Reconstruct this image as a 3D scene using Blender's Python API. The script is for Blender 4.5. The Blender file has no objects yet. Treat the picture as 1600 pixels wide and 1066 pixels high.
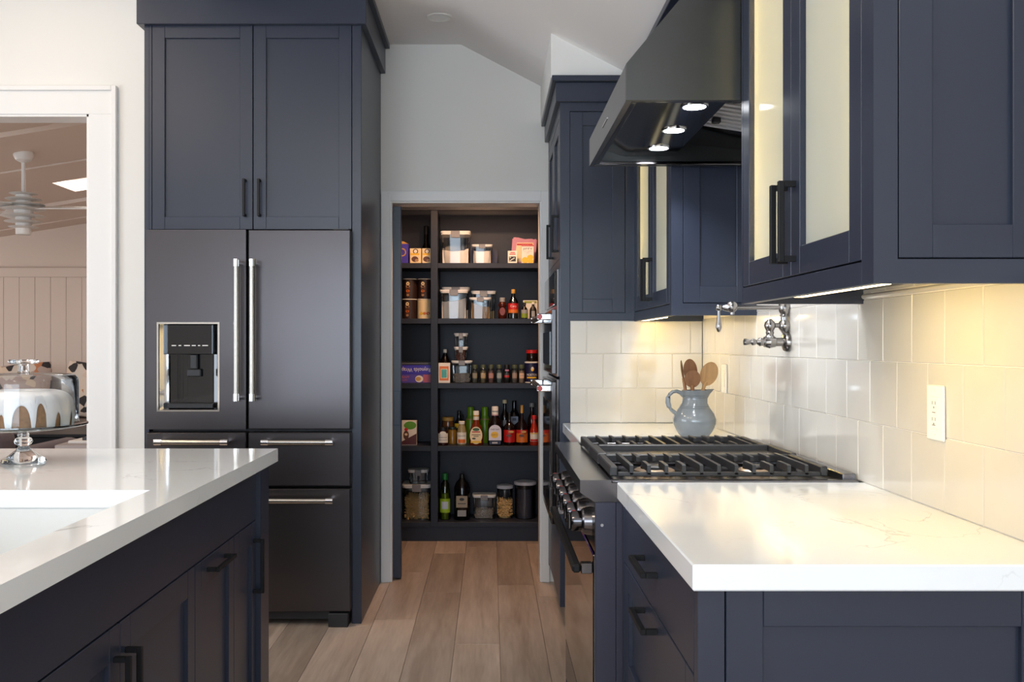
import bpy, bmesh, math, random
from mathutils import Matrix, Vector
random.seed(7)
PI = math.pi
S = bpy.context.scene
COL = S.collection

# ------------------------------------------------------------------ camera
# world: X right, Y away from the camera, Z up, metres; focal length 1475 px of 1600
EYE = 1.261
cam_d = bpy.data.cameras.new('camera')
cam = bpy.data.objects.new('camera', cam_d); COL.objects.link(cam)
cam.location = (0, 0, EYE); cam.rotation_euler = (PI/2, 0, 0)
cam_d.sensor_width = 36.0; cam_d.lens = 36.0*1475/1600
cam_d.shift_x = (800-766)/1600; cam_d.shift_y = (538-533)/1600
cam_d.clip_start = 0.02
S.camera = cam
S.view_settings.view_transform = 'Standard'
S.view_settings.look = 'None'
S.view_settings.gamma = 1
S.view_settings.use_curve_mapping = False
S.view_settings.exposure = 0.3

# ------------------------------------------------------------------ world and large lights
w = bpy.data.worlds.new('sky'); S.world = w; w.use_nodes = True
bg = w.node_tree.nodes['Background']
bg.inputs[0].default_value = (0.62, 0.78, 1.0, 1); bg.inputs[1].default_value = 1.2

def area(name, loc, rot, sx, sy, power, col, spread=PI):
    d = bpy.data.lights.new(name, 'AREA'); d.shape = 'RECTANGLE'
    d.size = sx; d.size_y = sy; d.energy = power; d.color = col; d.spread = spread
    o = bpy.data.objects.new(name, d); COL.objects.link(o)
    o.location = loc; o.rotation_euler = rot
    return o
# daylight in the windows of the wall behind the camera and of the left wall
area('window_daylight', (-1.05, -3.3, 1.55), (PI/2, 0, 0), 3.3, 1.7, 100, (0.74, 0.87, 1.0))
area('window_daylight', (-5.1, 1.1, 1.3), (PI/2, 0, -PI/2), 3.2, 2.2, 85, (0.84, 0.92, 1.0))
# pantry ceiling light, added kitchen fill, skylight daylight and added fill in the room beyond
area('pantry_lamp', (-0.05, 5.36, 2.375), (0, 0, 0), 0.30, 0.12, 15, (1.0, 0.60, 0.36))
for x, y in ((-1.1, 0.6), (-2.6, 0.6), (-2.6, 2.6), (-2.3, 4.1)):
    area('ceiling_fill', (x, y, 3.28 if x < -1.3 else 2.84), (0, 0, 0), 0.12, 0.12, 5 if y > 4 else 16, (1.0, 0.80, 0.58))  # unseen lamps added overhead to warm the left wall and fill the room
area('skylight_daylight', (-2.95, 7.42, 2.60), (0, 0, 0), 0.7, 0.32, 10, (1.0, 0.93, 0.86))
area('living_fill', (-6.9, 7.2, 1.5), (PI/2, 0, -PI/2), 2.5, 1.6, 40, (1.0, 0.88, 0.78))  # unseen area light added to brighten the living room

# ------------------------------------------------------------------ materials
MATS = {}
def mat(name, col, rough=0.5, metal=0.0, spec=0.5, trans=0.0, emit=None, es=0.0, noise=0.0, nscale=20.0,
        bump=0.0, bscale=200.0, coat=0.0, alpha=1.0, ior=1.5, aniso=0.0):
    if name in MATS: return MATS[name]
    m = bpy.data.materials.new(name); m.use_nodes = True
    nt = m.node_tree; b = nt.nodes['Principled BSDF']
    b.inputs['Base Color'].default_value = (*col, 1)
    b.inputs['Roughness'].default_value = rough
    b.inputs['Metallic'].default_value = metal
    b.inputs['Specular IOR Level'].default_value = spec
    b.inputs['Transmission Weight'].default_value = trans
    b.inputs['IOR'].default_value = ior
    b.inputs['Coat Weight'].default_value = coat
    b.inputs['Alpha'].default_value = alpha
    b.inputs['Anisotropic'].default_value = aniso
    if emit:
        b.inputs['Emission Color'].default_value = (*emit, 1); b.inputs['Emission Strength'].default_value = es
    tc = nt.nodes.new('ShaderNodeTexCoord')
    if noise > 0:
        n = nt.nodes.new('ShaderNodeTexNoise'); n.inputs['Scale'].default_value = nscale; n.inputs['Detail'].default_value = 4
        nt.links.new(tc.outputs['Object'], n.inputs['Vector'])
        r = nt.nodes.new('ShaderNodeMix'); r.data_type = 'RGBA'
        r.inputs['A'].default_value = (*[c*(1-noise) for c in col], 1)
        r.inputs['B'].default_value = (*[min(1, c*(1+noise)) for c in col], 1)
        nt.links.new(n.outputs['Fac'], r.inputs['Factor']); nt.links.new(r.outputs['Result'], b.inputs['Base Color'])
    if bump > 0:
        n = nt.nodes.new('ShaderNodeTexNoise'); n.inputs['Scale'].default_value = bscale
        nt.links.new(tc.outputs['Object'], n.inputs['Vector'])
        bp = nt.nodes.new('ShaderNodeBump'); bp.inputs['Strength'].default_value = bump; bp.inputs['Distance'].default_value = 0.002
        nt.links.new(n.outputs['Fac'], bp.inputs['Height']); nt.links.new(bp.outputs['Normal'], b.inputs['Normal'])
    MATS[name] = m
    return m

navy = mat('navy_paint', (0.020, 0.0262, 0.0465), 0.33, spec=0.5, noise=0.05, nscale=6, bump=0.03, bscale=90)
wallp = mat('wall_paint', (0.79, 0.77, 0.73), 0.7, noise=0.015, nscale=3, bump=0.03, bscale=300)
ceilp = mat('ceiling_paint', (0.89, 0.865, 0.85), 0.8)
trimp = mat('trim_paint', (0.80, 0.79, 0.775), 0.4)
livp = mat('living_room_dim_tint', (0.66, 0.54, 0.46), 0.7, noise=0.02, nscale=3)  # brownish white: the room's dim warm light is put into the colour
blackm = mat('black_matte_metal', (0.008, 0.008, 0.009), 0.5, spec=0.25)
navys = mat('navy_paint_dimmed', (0.018, 0.022, 0.036), 0.46, spec=0.32, noise=0.05, nscale=6)  # darker, duller copy of the navy, with the pantry's dimness in its colour
bstain = mat('black_stainless', (0.082, 0.073, 0.075), 0.30, metal=0.9, noise=0.04, nscale=4, aniso=0.5)
bstain2 = mat('black_stainless_gloss', (0.13, 0.125, 0.13), 0.12, metal=1.0)
rangem = mat('range_dark_steel', (0.16, 0.15, 0.155), 0.20, metal=0.95, aniso=0.3)
hoodm = mat('hood_dark_steel', (0.085, 0.087, 0.085), 0.27, metal=0.85, noise=0.06, nscale=30)
chrome = mat('chrome', (0.80, 0.80, 0.80), 0.08, metal=1.0)
steel = mat('brushed_steel', (0.42, 0.40, 0.365), 0.26, metal=1.0, noise=0.08, nscale=30)
bafflem = mat('baffle_steel', (0.75, 0.75, 0.75), 0.35, metal=0.55)
knobm = mat('knob_dark_steel', (0.095, 0.09, 0.095), 0.16, metal=1.0)
nickel = mat('brushed_nickel', (0.36, 0.345, 0.335), 0.24, metal=1.0)
iron = mat('cast_iron', (0.022, 0.022, 0.024), 0.42, noise=0.2, nscale=60, bump=0.2, bscale=400)
blackg = mat('black_gloss', (0.006, 0.006, 0.008), 0.06, spec=0.6)
blackp = mat('black_plastic', (0.012, 0.012, 0.014), 0.4)
whitep = mat('white_plastic', (0.80, 0.79, 0.75), 0.35)
greyp = mat('grey_plastic', (0.20, 0.20, 0.21), 0.4)
redm = mat('red_enamel', (0.42, 0.03, 0.02), 0.25)
porcelain = mat('white_porcelain', (0.72, 0.75, 0.76), 0.08, coat=0.5)
tilem = mat('cream_ceramic_tile', (0.60, 0.575, 0.525), 0.13, noise=0.04, nscale=9, coat=0.4, bump=0.12, bscale=14)
grout = mat('pale_grout', (0.72, 0.69, 0.63), 0.9)
glassm = mat('clear_glass', (1, 1, 1), 0.0, trans=1.0, ior=1.46)
icing = mat('white_icing', (0.86, 0.87, 0.90), 0.30, noise=0.02, nscale=20)
cake = mat('brown_cake', (0.30, 0.16, 0.075), 0.85, noise=0.5, nscale=90, bump=0.5, bscale=160)
jugm = mat('blue_grey_glaze', (0.185, 0.205, 0.215), 0.16, noise=0.12, nscale=18, coat=0.4)
puck = mat('cool_led', (1, 1, 1), 0.5, emit=(0.93, 0.96, 1.0), es=14)
ledw = mat('warm_led', (1, 0.9, 0.7), 0.5, emit=(1.0, 0.72, 0.34), es=9)
skylit = mat('skylight_pane', (1, 1, 1), 0.5, emit=(1.0, 0.98, 0.95), es=2.0)

def thin_clear(name, tint, fac=0.10):
    m = bpy.data.materials.new(name); m.use_nodes = True; nt = m.node_tree; nt.nodes.clear()
    o = nt.nodes.new('ShaderNodeOutputMaterial'); mx = nt.nodes.new('ShaderNodeMixShader')
    t = nt.nodes.new('ShaderNodeBsdfTransparent'); t.inputs[0].default_value = (*tint, 1)
    g = nt.nodes.new('ShaderNodeBsdfGlossy'); g.inputs['Roughness'].default_value = 0.03
    lw = nt.nodes.new('ShaderNodeFresnel'); lw.inputs['IOR'].default_value = 1.45
    ad = nt.nodes.new('ShaderNodeMath'); ad.operation = 'ADD'; ad.use_clamp = True; ad.inputs[1].default_value = fac
    nt.links.new(lw.outputs[0], ad.inputs[0]); nt.links.new(ad.outputs[0], mx.inputs[0])
    nt.links.new(t.outputs[0], mx.inputs[1]); nt.links.new(g.outputs[0], mx.inputs[2]); nt.links.new(mx.outputs[0], o.inputs[0])
    return m
clear = thin_clear('clear_plastic', (0.90, 0.92, 0.92), 0.03)
plateg = thin_clear('pale_teal_glass', (0.80, 0.88, 0.88), 0.10)
domeg = thin_clear('thin_dome_glass', (0.95, 0.96, 0.96), 0.015)

def frosted():
    m = bpy.data.materials.new('frosted_glass'); m.use_nodes = True; nt = m.node_tree; nt.nodes.clear()
    o = nt.nodes.new('ShaderNodeOutputMaterial'); mx = nt.nodes.new('ShaderNodeMixShader'); m2 = nt.nodes.new('ShaderNodeMixShader')
    t = nt.nodes.new('ShaderNodeBsdfTranslucent'); t.inputs[0].default_value = (0.92, 0.94, 0.90, 1)
    d = nt.nodes.new('ShaderNodeBsdfDiffuse'); d.inputs[0].default_value = (0.80, 0.84, 0.80, 1)
    g = nt.nodes.new('ShaderNodeBsdfGlossy'); g.inputs['Roughness'].default_value = 0.08
    mx.inputs[0].default_value = 0.35; m2.inputs[0].default_value = 0.07
    nt.links.new(t.outputs[0], mx.inputs[1]); nt.links.new(d.outputs[0], mx.inputs[2])
    nt.links.new(mx.outputs[0], m2.inputs[1]); nt.links.new(g.outputs[0], m2.inputs[2]); nt.links.new(m2.outputs[0], o.inputs[0])
    return m
frost = frosted()

def quartz():
    m = mat('white_quartz', (0.85, 0.875, 0.89), 0.10, coat=0.3); nt = m.node_tree; b = nt.nodes['Principled BSDF']
    tc = nt.nodes.new('ShaderNodeTexCoord')
    n1 = nt.nodes.new('ShaderNodeTexNoise'); n1.inputs['Scale'].default_value = 2.6; n1.inputs['Detail'].default_value = 7
    n1.inputs['Distortion'].default_value = 1.2
    nt.links.new(tc.outputs['Object'], n1.inputs['Vector'])
    s = nt.nodes.new('ShaderNodeMath'); s.operation = 'SUBTRACT'; s.inputs[1].default_value = 0.5
    a = nt.nodes.new('ShaderNodeMath'); a.operation = 'ABSOLUTE'
    r = nt.nodes.new('ShaderNodeMapRange'); r.inputs['From Min'].default_value = 0.0; r.inputs['From Max'].default_value = 0.006
    n2 = nt.nodes.new('ShaderNodeTexNoise'); n2.inputs['Scale'].default_value = 3.1
    nt.links.new(tc.outputs['Object'], n2.inputs['Vector'])
    r2 = nt.nodes.new('ShaderNodeMapRange'); r2.inputs['From Min'].default_value = 0.5; r2.inputs['From Max'].default_value = 0.62
    mx = nt.nodes.new('ShaderNodeMath'); mx.operation = 'MULTIPLY'
    inv = nt.nodes.new('ShaderNodeMath'); inv.operation = 'SUBTRACT'; inv.inputs[0].default_value = 1
    c = nt.nodes.new('ShaderNodeMix'); c.data_type = 'RGBA'
    c.inputs['A'].default_value = (0.85, 0.875, 0.89, 1); c.inputs['B'].default_value = (0.60, 0.61, 0.62, 1)
    L = nt.links.new
    L(n1.outputs['Fac'], s.inputs[0]); L(s.outputs[0], a.inputs[0]); L(a.outputs[0], r.inputs['Value']); L(r.outputs[0], inv.inputs[1])
    L(n2.outputs['Fac'], r2.inputs['Value']); L(inv.outputs[0], mx.inputs[0]); L(r2.outputs[0], mx.inputs[1])
    L(mx.outputs[0], c.inputs['Factor']); L(c.outputs['Result'], b.inputs['Base Color'])
    return m
quartzm = quartz()

def wood(name, c1, c2, scale=(14, 1.2, 14), rough=0.38):
    m = mat(name, c1, rough); nt = m.node_tree; b = nt.nodes['Principled BSDF']; L = nt.links.new
    tc = nt.nodes.new('ShaderNodeTexCoord'); oi = nt.nodes.new('ShaderNodeObjectInfo')
    mu = nt.nodes.new('ShaderNodeVectorMath'); mu.operation = 'SCALE'; mu.inputs[0].default_value = (37, 91, 13)
    L(oi.outputs['Random'], mu.inputs['Scale'])
    ad = nt.nodes.new('ShaderNodeVectorMath'); L(tc.outputs['Object'], ad.inputs[0]); L(mu.outputs[0], ad.inputs[1])
    mp = nt.nodes.new('ShaderNodeMapping'); mp.inputs['Scale'].default_value = scale; L(ad.outputs[0], mp.inputs[0])
    n = nt.nodes.new('ShaderNodeTexNoise'); n.inputs['Scale'].default_value = 1; n.inputs['Detail'].default_value = 6; n.inputs['Distortion'].default_value = 0.8
    L(mp.outputs[0], n.inputs['Vector'])
    n2 = nt.nodes.new('ShaderNodeTexNoise'); n2.inputs['Scale'].default_value = 6; n2.inputs['Detail'].default_value = 5; L(mp.outputs[0], n2.inputs['Vector'])
    f = nt.nodes.new('ShaderNodeMath'); f.operation = 'MULTIPLY_ADD'; f.inputs[1].default_value = 0.45
    L(n2.outputs['Fac'], f.inputs[0]); L(n.outputs['Fac'], f.inputs[2])
    mr = nt.nodes.new('ShaderNodeMapRange'); mr.inputs['From Min'].default_value = 0.42; mr.inputs['From Max'].default_value = 1.02; L(f.outputs[0], mr.inputs[0])
    c = nt.nodes.new('ShaderNodeMix'); c.data_type = 'RGBA'; c.inputs['A'].default_value = (*c2, 1); c.inputs['B'].default_value = (*c1, 1)
    L(mr.outputs[0], c.inputs['Factor'])
    hs = nt.nodes.new('ShaderNodeHueSaturation'); L(c.outputs['Result'], hs.inputs['Color'])
    v = nt.nodes.new('ShaderNodeMapRange'); v.inputs['To Min'].default_value = 0.76; v.inputs['To Max'].default_value = 1.14
    L(oi.outputs['Random'], v.inputs[0]); L(v.outputs[0], hs.inputs['Value']); L(hs.outputs[0], b.inputs['Base Color'])
    return m
oak = wood('oak_plank', (0.55, 0.44, 0.36), (0.30, 0.22, 0.165))
spoonw = wood('dark_spoon_wood', (0.36, 0.17, 0.07), (0.20, 0.08, 0.03), (40, 40, 6), 0.5)
spoonl = wood('pale_spoon_wood', (0.62, 0.36, 0.15), (0.42, 0.22, 0.08), (40, 40, 6), 0.5)

def flat(name, r, g, b, rough=0.45):      # sRGB 0-255 to a plain paint or print colour
    f = lambda c: ((c/255)/12.92 if c/255 <= .04045 else ((c/255+.055)/1.055)**2.4)
    return mat(name, (f(r), f(g), f(b)), rough)

# ------------------------------------------------------------------ mesh helpers
ORG = {}
def fin(bm, name):
    bmesh.ops.recalc_face_normals(bm, faces=bm.faces)
    me = bpy.data.meshes.new(name); bm.to_mesh(me); bm.free()
    me.shade_smooth(); me.set_sharp_from_angle(angle=math.radians(32))
    return me
def obj(name, bm, m, parent=None, kind=None, label=None):
    """link a bmesh (in world coordinates, or the thing's own for a thing at the origin) as one object"""
    org = ORG.get(parent, Vector((0, 0, 0)))
    if org.length: bm.transform(Matrix.Translation(-org))
    o = bpy.data.objects.new(name, fin(bm, name)); COL.objects.link(o)
    o.data.materials.append(m)
    if parent: o.parent = parent
    ORG[o] = org
    if kind: o['kind'] = kind
    if label: o['label'] = label
    return o
def solo(name, bm, m, label, cat, group=None, kind=None, loc=None):
    """a top-level thing (or piece of the setting) that is one mesh, with its origin at its base"""
    if loc is None:
        xs = [v.co for v in bm.verts]
        loc = Vector(((min(c.x for c in xs)+max(c.x for c in xs))/2, (min(c.y for c in xs)+max(c.y for c in xs))/2, min(c.z for c in xs)))
    loc = Vector(loc); bm.transform(Matrix.Translation(-loc))
    o = bpy.data.objects.new(name, fin(bm, name)); COL.objects.link(o); o.data.materials.append(m); o.location = loc
    ORG[o] = loc; tag(o, label, cat, group, kind)
    return o
def tag(o, label, cat=None, group=None, kind=None):
    if label: o['label'] = label
    if cat: o['category'] = cat
    if group: o['group'] = group
    if kind: o['kind'] = kind
def thing(name, label, cat, loc, group=None, kind=None):
    o = bpy.data.objects.new(name, None); COL.objects.link(o); o.location = loc; o.empty_display_size = 0.05
    ORG[o] = Vector(loc); tag(o, label, cat, group, kind)
    return o
def B(): return bmesh.new()
def box(bm, x0, x1, y0, y1, z0, z1, bev=0.0, seg=1):
    t = bmesh.new() if bev else bm
    m = Matrix.Translation(((x0+x1)/2, (y0+y1)/2, (z0+z1)/2)) @ Matrix.Diagonal((abs(x1-x0), abs(y1-y0), abs(z1-z0), 1))
    bmesh.ops.create_cube(t, size=1, matrix=m)
    if bev:
        bmesh.ops.bevel(t, geom=t.edges[:], offset=bev, segments=seg, profile=0.5, affect='EDGES')
        merge(bm, t)
    return bm
def merge(bm, t):
    me = bpy.data.meshes.new('tmp'); t.to_mesh(me); t.free(); bm.from_mesh(me); bpy.data.meshes.remove(me)
def bx(*a, **k): return box(B(), *a, **k)
# face-mapped boxes: u along the face, d outwards from plane p
def fmap(face, p, u, z, d):
    return {'my': (u, p-d, z), 'mx': (p-d, u, z), 'px': (p+d, u, z)}[face]
def fbox(bm, face, p, u0, u1, z0, z1, d0, d1, bev=0.0):
    a = fmap(face, p, u0, z0, d0); b = fmap(face, p, u1, z1, d1)
    return box(bm, min(a[0], b[0]), max(a[0], b[0]), min(a[1], b[1]), max(a[1], b[1]), min(a[2], b[2]), max(a[2], b[2]), bev)
def ring(bm, face, p, o, i, d0, d1):
    """a plate o=(u0,u1,z0,z1) with a rectangular hole i"""
    V = []
    for d in (d0, d1):
        for q in (o, i):
            for u, z in ((q[0], q[2]), (q[1], q[2]), (q[1], q[3]), (q[0], q[3])): V.append(bm.verts.new(fmap(face, p, u, z, d)))
    for k in range(4):
        j = (k+1) % 4
        bm.faces.new((V[k], V[j], V[4+j], V[4+k])); bm.faces.new((V[8+k], V[8+j], V[12+j], V[12+k]))
        bm.faces.new((V[k], V[j], V[8+j], V[8+k])); bm.faces.new((V[4+k], V[4+j], V[12+j], V[12+k]))
    return bm
def prism(bm, poly, axis, a0, a1):
    """polygon in the plane across an axis, extruded along it ('y': poly in x,z; 'x': y,z; 'z': x,y)"""
    f = {'y': lambda p, a: (p[0], a, p[1]), 'x': lambda p, a: (a, p[0], p[1]), 'z': lambda p, a: (p[0], p[1], a)}[axis]
    A = [bm.verts.new(f(p, a0)) for p in poly]; C = [bm.verts.new(f(p, a1)) for p in poly]
    bm.faces.new(A); bm.faces.new(C); n = len(poly)
    for k in range(n): bm.faces.new((A[k], A[(k+1) % n], C[(k+1) % n], C[k]))
    return bm
def lathe(bm, prof, c, seg=24, sy=1.0, a0=0.0, a1=2*PI, axis='z', cap=True):
    full = abs(a1-a0-2*PI) < 1e-6; n = seg if full else seg+1; rings = []
    def pt(r, h, a):
        x, y = r*math.cos(a), r*math.sin(a)*sy
        return {'z': (c[0]+x, c[1]+y, c[2]+h), 'x': (c[0]+h, c[1]+x, c[2]+y), 'y': (c[0]+x, c[1]+h, c[2]+y)}[axis]
    for r, h in prof:
        if r < 1e-5 and full: rings.append([bm.verts.new(pt(0, h, 0))])
        else: rings.append([bm.verts.new(pt(r, h, a0+(a1-a0)*k/seg)) for k in range(n)])
    for A, C in zip(rings, rings[1:]):
        for k in range(seg):
            j = (k+1) % n if full else k+1
            if len(A) == 1 and len(C) == 1: continue
            if len(A) == 1: bm.faces.new((A[0], C[k], C[j]))
            elif len(C) == 1: bm.faces.new((A[k], A[j], C[0]))
            else: bm.faces.new((A[k], A[j], C[j], C[k]))
    if full and cap:
        for R in (rings[0], rings[-1]):
            if len(R) > 1: bm.faces.new(R)
    return bm
def tube(bm, pts, r, seg=10, sq=None):
    pts = [Vector(p) for p in pts]; rs = r if isinstance(r, (list, tuple)) else [r]*len(pts); rings = []
    for i, p in enumerate(pts):
        d = (pts[min(i+1, len(pts)-1)]-pts[max(i-1, 0)]).normalized()
        up = Vector((0, 0, 1)) if abs(d.z) < 0.9 else Vector((0, 1, 0))
        a = d.cross(up).normalized(); b = a.cross(d)
        s = sq or 1.0
        rings.append([bm.verts.new(p+(a*math.cos(2*PI*k/seg)*s+b*math.sin(2*PI*k/seg))*rs[i]) for k in range(seg)])
    for A, C in zip(rings, rings[1:]):
        for k in range(seg): bm.faces.new((A[k], A[(k+1) % seg], C[(k+1) % seg], C[k]))
    bm.faces.new(rings[0]); bm.faces.new(rings[-1])
    return bm
def cyl(bm, a, b, r, seg=16): return tube(bm, [a, b], r, seg)
def ball(bm, c, r, seg=16, sc=(1, 1, 1)):
    bmesh.ops.create_uvsphere(bm, u_segments=seg, v_segments=max(6, seg//2), radius=r, matrix=Matrix.Translation(c) @ Matrix.Diagonal((*sc, 1)))
    return bm
def text_bm(s, width, height=None):
    cu = bpy.data.curves.new('lettering', 'FONT'); cu.body = s; cu.align_x = 'CENTER'; cu.align_y = 'CENTER'; cu.resolution_u = 2
    o = bpy.data.objects.new('lettering', cu); COL.objects.link(o)
    me = bpy.data.meshes.new_from_object(o.evaluated_get(bpy.context.evaluated_depsgraph_get()))
    bm = B(); bm.from_mesh(me)
    bpy.data.objects.remove(o); bpy.data.curves.remove(cu); bpy.data.meshes.remove(me)
    xs = [v.co.x for v in bm.verts]; ys = [v.co.y for v in bm.verts]
    cx, cy = (min(xs)+max(xs))/2, (min(ys)+max(ys))/2; k = width/(max(xs)-min(xs)); kz = height/(max(ys)-min(ys)) if height else k
    for v in bm.verts: v.co = Vector(((v.co.x-cx)*k, (v.co.y-cy)*kz, 0))
    return bm
def lettering(parent, s, m, x, y, z, width, height=None, flip=False, wrap=None, name='lettering'):
    """flat print facing -Y; wrap=radius bends it around a vertical cylinder centred at (x, y+radius)"""
    bm = text_bm(s, width, height)
    for v in bm.verts:
        u, h = v.co.x, v.co.y
        if flip: u, h = -u, -h
        if wrap: v.co = Vector((x+wrap*math.sin(u/wrap), y+wrap-wrap*math.cos(u/wrap), z+h))
        else: v.co = Vector((x+u, y, z+h))
    return obj(name, bm, m, parent)

# ------------------------------------------------------------------ cabinet parts
def shaker(parent, name, face, p, u0, u1, z0, z1, stile=0.057, rail=0.057, m=None, rec=0.010, t=0.020, pm=None, label=None):
    m = m or navy; bm = B(); g = 0.0012
    fbox(bm, face, p, u0, u0+stile, z0, z1, -t, 0, g); fbox(bm, face, p, u1-stile, u1, z0, z1, -t, 0, g)
    fbox(bm, face, p, u0+stile, u1-stile, z0, z0+rail, -t, 0, g); fbox(bm, face, p, u0+stile, u1-stile, z1-rail, z1, -t, 0, g)
    d = obj(name, bm, m, parent, label=label)
    b2 = B(); fbox(b2, face, p, u0+stile-0.003, u1-stile+0.003, z0+rail-0.003, z1-rail+0.003, -t+0.002, -rec)
    obj('glass_pane' if pm else 'panel', b2, pm or m, d)
    return d
def slab(parent, name, face, p, u0, u1, z0, z1, m=None, t=0.020):
    return obj(name, fbox(B(), face, p, u0, u1, z0, z1, -t, 0, 0.0015), m or navy, parent)
def pull(parent, face, p, u, z, length=0.168, vertical=True, out=0.034, w=0.011, m=None):
    """square black bar pull on two posts"""
    bm = B(); h = length/2; q = w/2
    if vertical:
        fbox(bm, face, p, u-q, u+q, z-h, z+h, out-w, out, 0.0012)
        for s in (-1, 1): fbox(bm, face, p, u-q, u+q, z+s*h-(w if s > 0 else 0), z+s*h+(w if s < 0 else 0), 0, out-w, 0.0006)
    else:
        fbox(bm, face, p, u-h, u+h, z-q, z+q, out-w, out, 0.0012)
        for s in (-1, 1): fbox(bm, face, p, u+s*h-(w if s > 0 else 0), u+s*h+(w if s < 0 else 0), z-q, z+q, 0, out-w, 0.0006)
    return obj('handle', bm, m or blackm, parent)

# ================================================================== SETTING
FARY, XR, BACKY = 5.013, 0.946, 4.167      # far wall, right wall, side of the oven cabinet
CEIL, XS, SL = 2.853, -0.156, 0.522        # flat ceiling, where its slope starts, the slope
def ceil_z(x): return CEIL if x < XS else CEIL-(x-XS)*SL
fl = solo('floor', bx(-7.2, 1.05, -3.4, 9.2, -0.08, -0.012), oak, 'wide pale oak plank floor of the kitchen', None, kind='structure')
pw = 0.19; plank_mesh = {}
for ci in range(17):
    x0 = -2.24+ci*pw; y = -0.2-random.random()*1.2
    while y < 6.04:
        ln = random.choice((0.9, 1.25, 1.6, 1.9)); a, b = max(y, -0.4), min(y+ln, 6.045)
        if b-a > 0.05 and b > 0:
            key = round(b-a, 3)
            if key not in plank_mesh: plank_mesh[key] = fin(box(B(), -pw/2+.0006, pw/2-.0006, -key/2+.0006, key/2-.0006, -0.0125, 0, 0.0012), 'plank')
            o = bpy.data.objects.new('plank', plank_mesh[key]); COL.objects.link(o)
            if not o.data.materials: o.data.materials.append(oak)
            o.location = Vector((x0+pw/2, (a+b)/2, 0))-ORG[fl]; o.parent = fl
        y += ln
cl = B()
prism(cl, [(-5.2, 3.3), (-1.3, 3.3), (-1.3, CEIL), (XS, CEIL), (1.06, ceil_z(1.06)), (1.06, 3.4), (-5.2, 3.4)], 'y', -3.4, FARY+0.12)
solo('ceiling', cl, ceilp, 'white ceiling, flat with a slope down to the range wall', None, kind='structure')
# far wall with the pantry doorway and the wide cased opening to the living room
PX0, PX1, PZ = -0.520, 0.262, 2.009
LX1, LX0, LZ = -2.126, -4.4, 2.479
fw = B()
for a in ((-5.2, LX0, 0, 3.35), (LX0, LX1, LZ, 3.35), (LX1, -1.32, 0, 3.35), (-1.32, PX0-0.012, 2.03, 3.35), (PX0-0.012, PX1+0.012, PZ+0.012, 3.35), (PX1+0.012, 1.06, 0, 3.35)):
    box(fw, a[0], a[1], FARY, FARY+0.12, a[2], a[3])
box(fw, -1.32, PX0-.012, FARY, FARY+.032, 0, 2.03); box(fw, -1.32, PX0-.012, FARY+.088, FARY+.12, 0, 2.03)
solo('wall_far', fw, wallp, 'white painted wall with the pantry doorway', None, kind='structure')
solo('wall_right', bx(XR, XR+0.11, -3.4, FARY, 0, 3.35), wallp, 'white painted wall behind the range', None, kind='structure')
WB = B()   # wall behind the camera with a wide window
for a in ((-5.2, -2.8, 0, 3.35), (0.7, 1.06, 0, 3.35), (-2.8, 0.7, 0, 0.65), (-2.8, 0.7, 2.45, 3.35)): box(WB, a[0], a[1], -3.4, -3.28, a[2], a[3])
solo('wall_back', WB, wallp, 'white wall with a wide window opposite the pantry', None, kind='structure')
WL = B()
for a in ((-3.4, -0.6, 0, 3.35), (2.8, FARY+0.12, 0, 3.35), (-0.6, 2.8, 0, 0.15), (-0.6, 2.8, 2.45, 3.35)): box(WL, -5.2, -5.08, a[0], a[1], a[2], a[3])
solo('wall_left', WL, wallp, 'white wall with a glazed door on the left', None, kind='structure')
for nm, ax, r in (('window_1', 'my', (-2.8, 0.7, 0.65, 2.45)), ('window_2', 'px', (-0.6, 2.8, 0.15, 2.45))):
    wb = B(); p = -3.34 if ax == 'my' else -5.14
    ring(wb, ax, p, r, (r[0]+.06, r[1]-.06, r[2]+.06, r[3]-.06), -0.03, 0.03)
    for k in (1, 2): u = r[0]+(r[1]-r[0])*k/3; fbox(wb, ax, p, u-.03, u+.03, r[2]+.06, r[3]-.06, -.025, .025)
    solo(nm, wb, trimp, 'white three-light window frame', None, kind='structure')
# soffit above the oven cabinet
sf = B(); prism(sf, [(0.268, 2.437), (XR-.001, 2.437 if ceil_z(XR) > 2.437 else ceil_z(XR)-.02), (XR-.001, ceil_z(XR)+.01), (0.268, ceil_z(0.268)+.01)], 'y', BACKY-0.006, FARY)
solo('wall_soffit', sf, wallp, 'white boxed soffit above the oven cabinet', None, kind='structure')
# pantry casing
c1 = B()
for a in ((-0.578, PX0-.009, 0, 2.073), (PX1+.009, 0.3145, 0, 2.073), (PX0-.009, PX1+.009, PZ+.009, 2.073)): box(c1, a[0], a[1], FARY-0.016, FARY, a[2], a[3], 0.002)
t1 = solo('trim_1', c1, trimp, 'white flat casing around the pantry doorway', None, kind='structure')
c1 = B()
for a in ((PX1, PX1+.012, 0, PZ+.012), (PX0, PX1, PZ, PZ+.012)): box(c1, a[0], a[1], FARY-0.010, FARY+0.13, a[2], a[3], 0.002)
for y0, y1 in ((FARY-.010, FARY+.032), (FARY+.088, FARY+.13)): box(c1, PX0-.012, PX0, y0, y1, 0, PZ+.012, .002)
obj('jamb', c1, trimp, t1)
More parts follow.
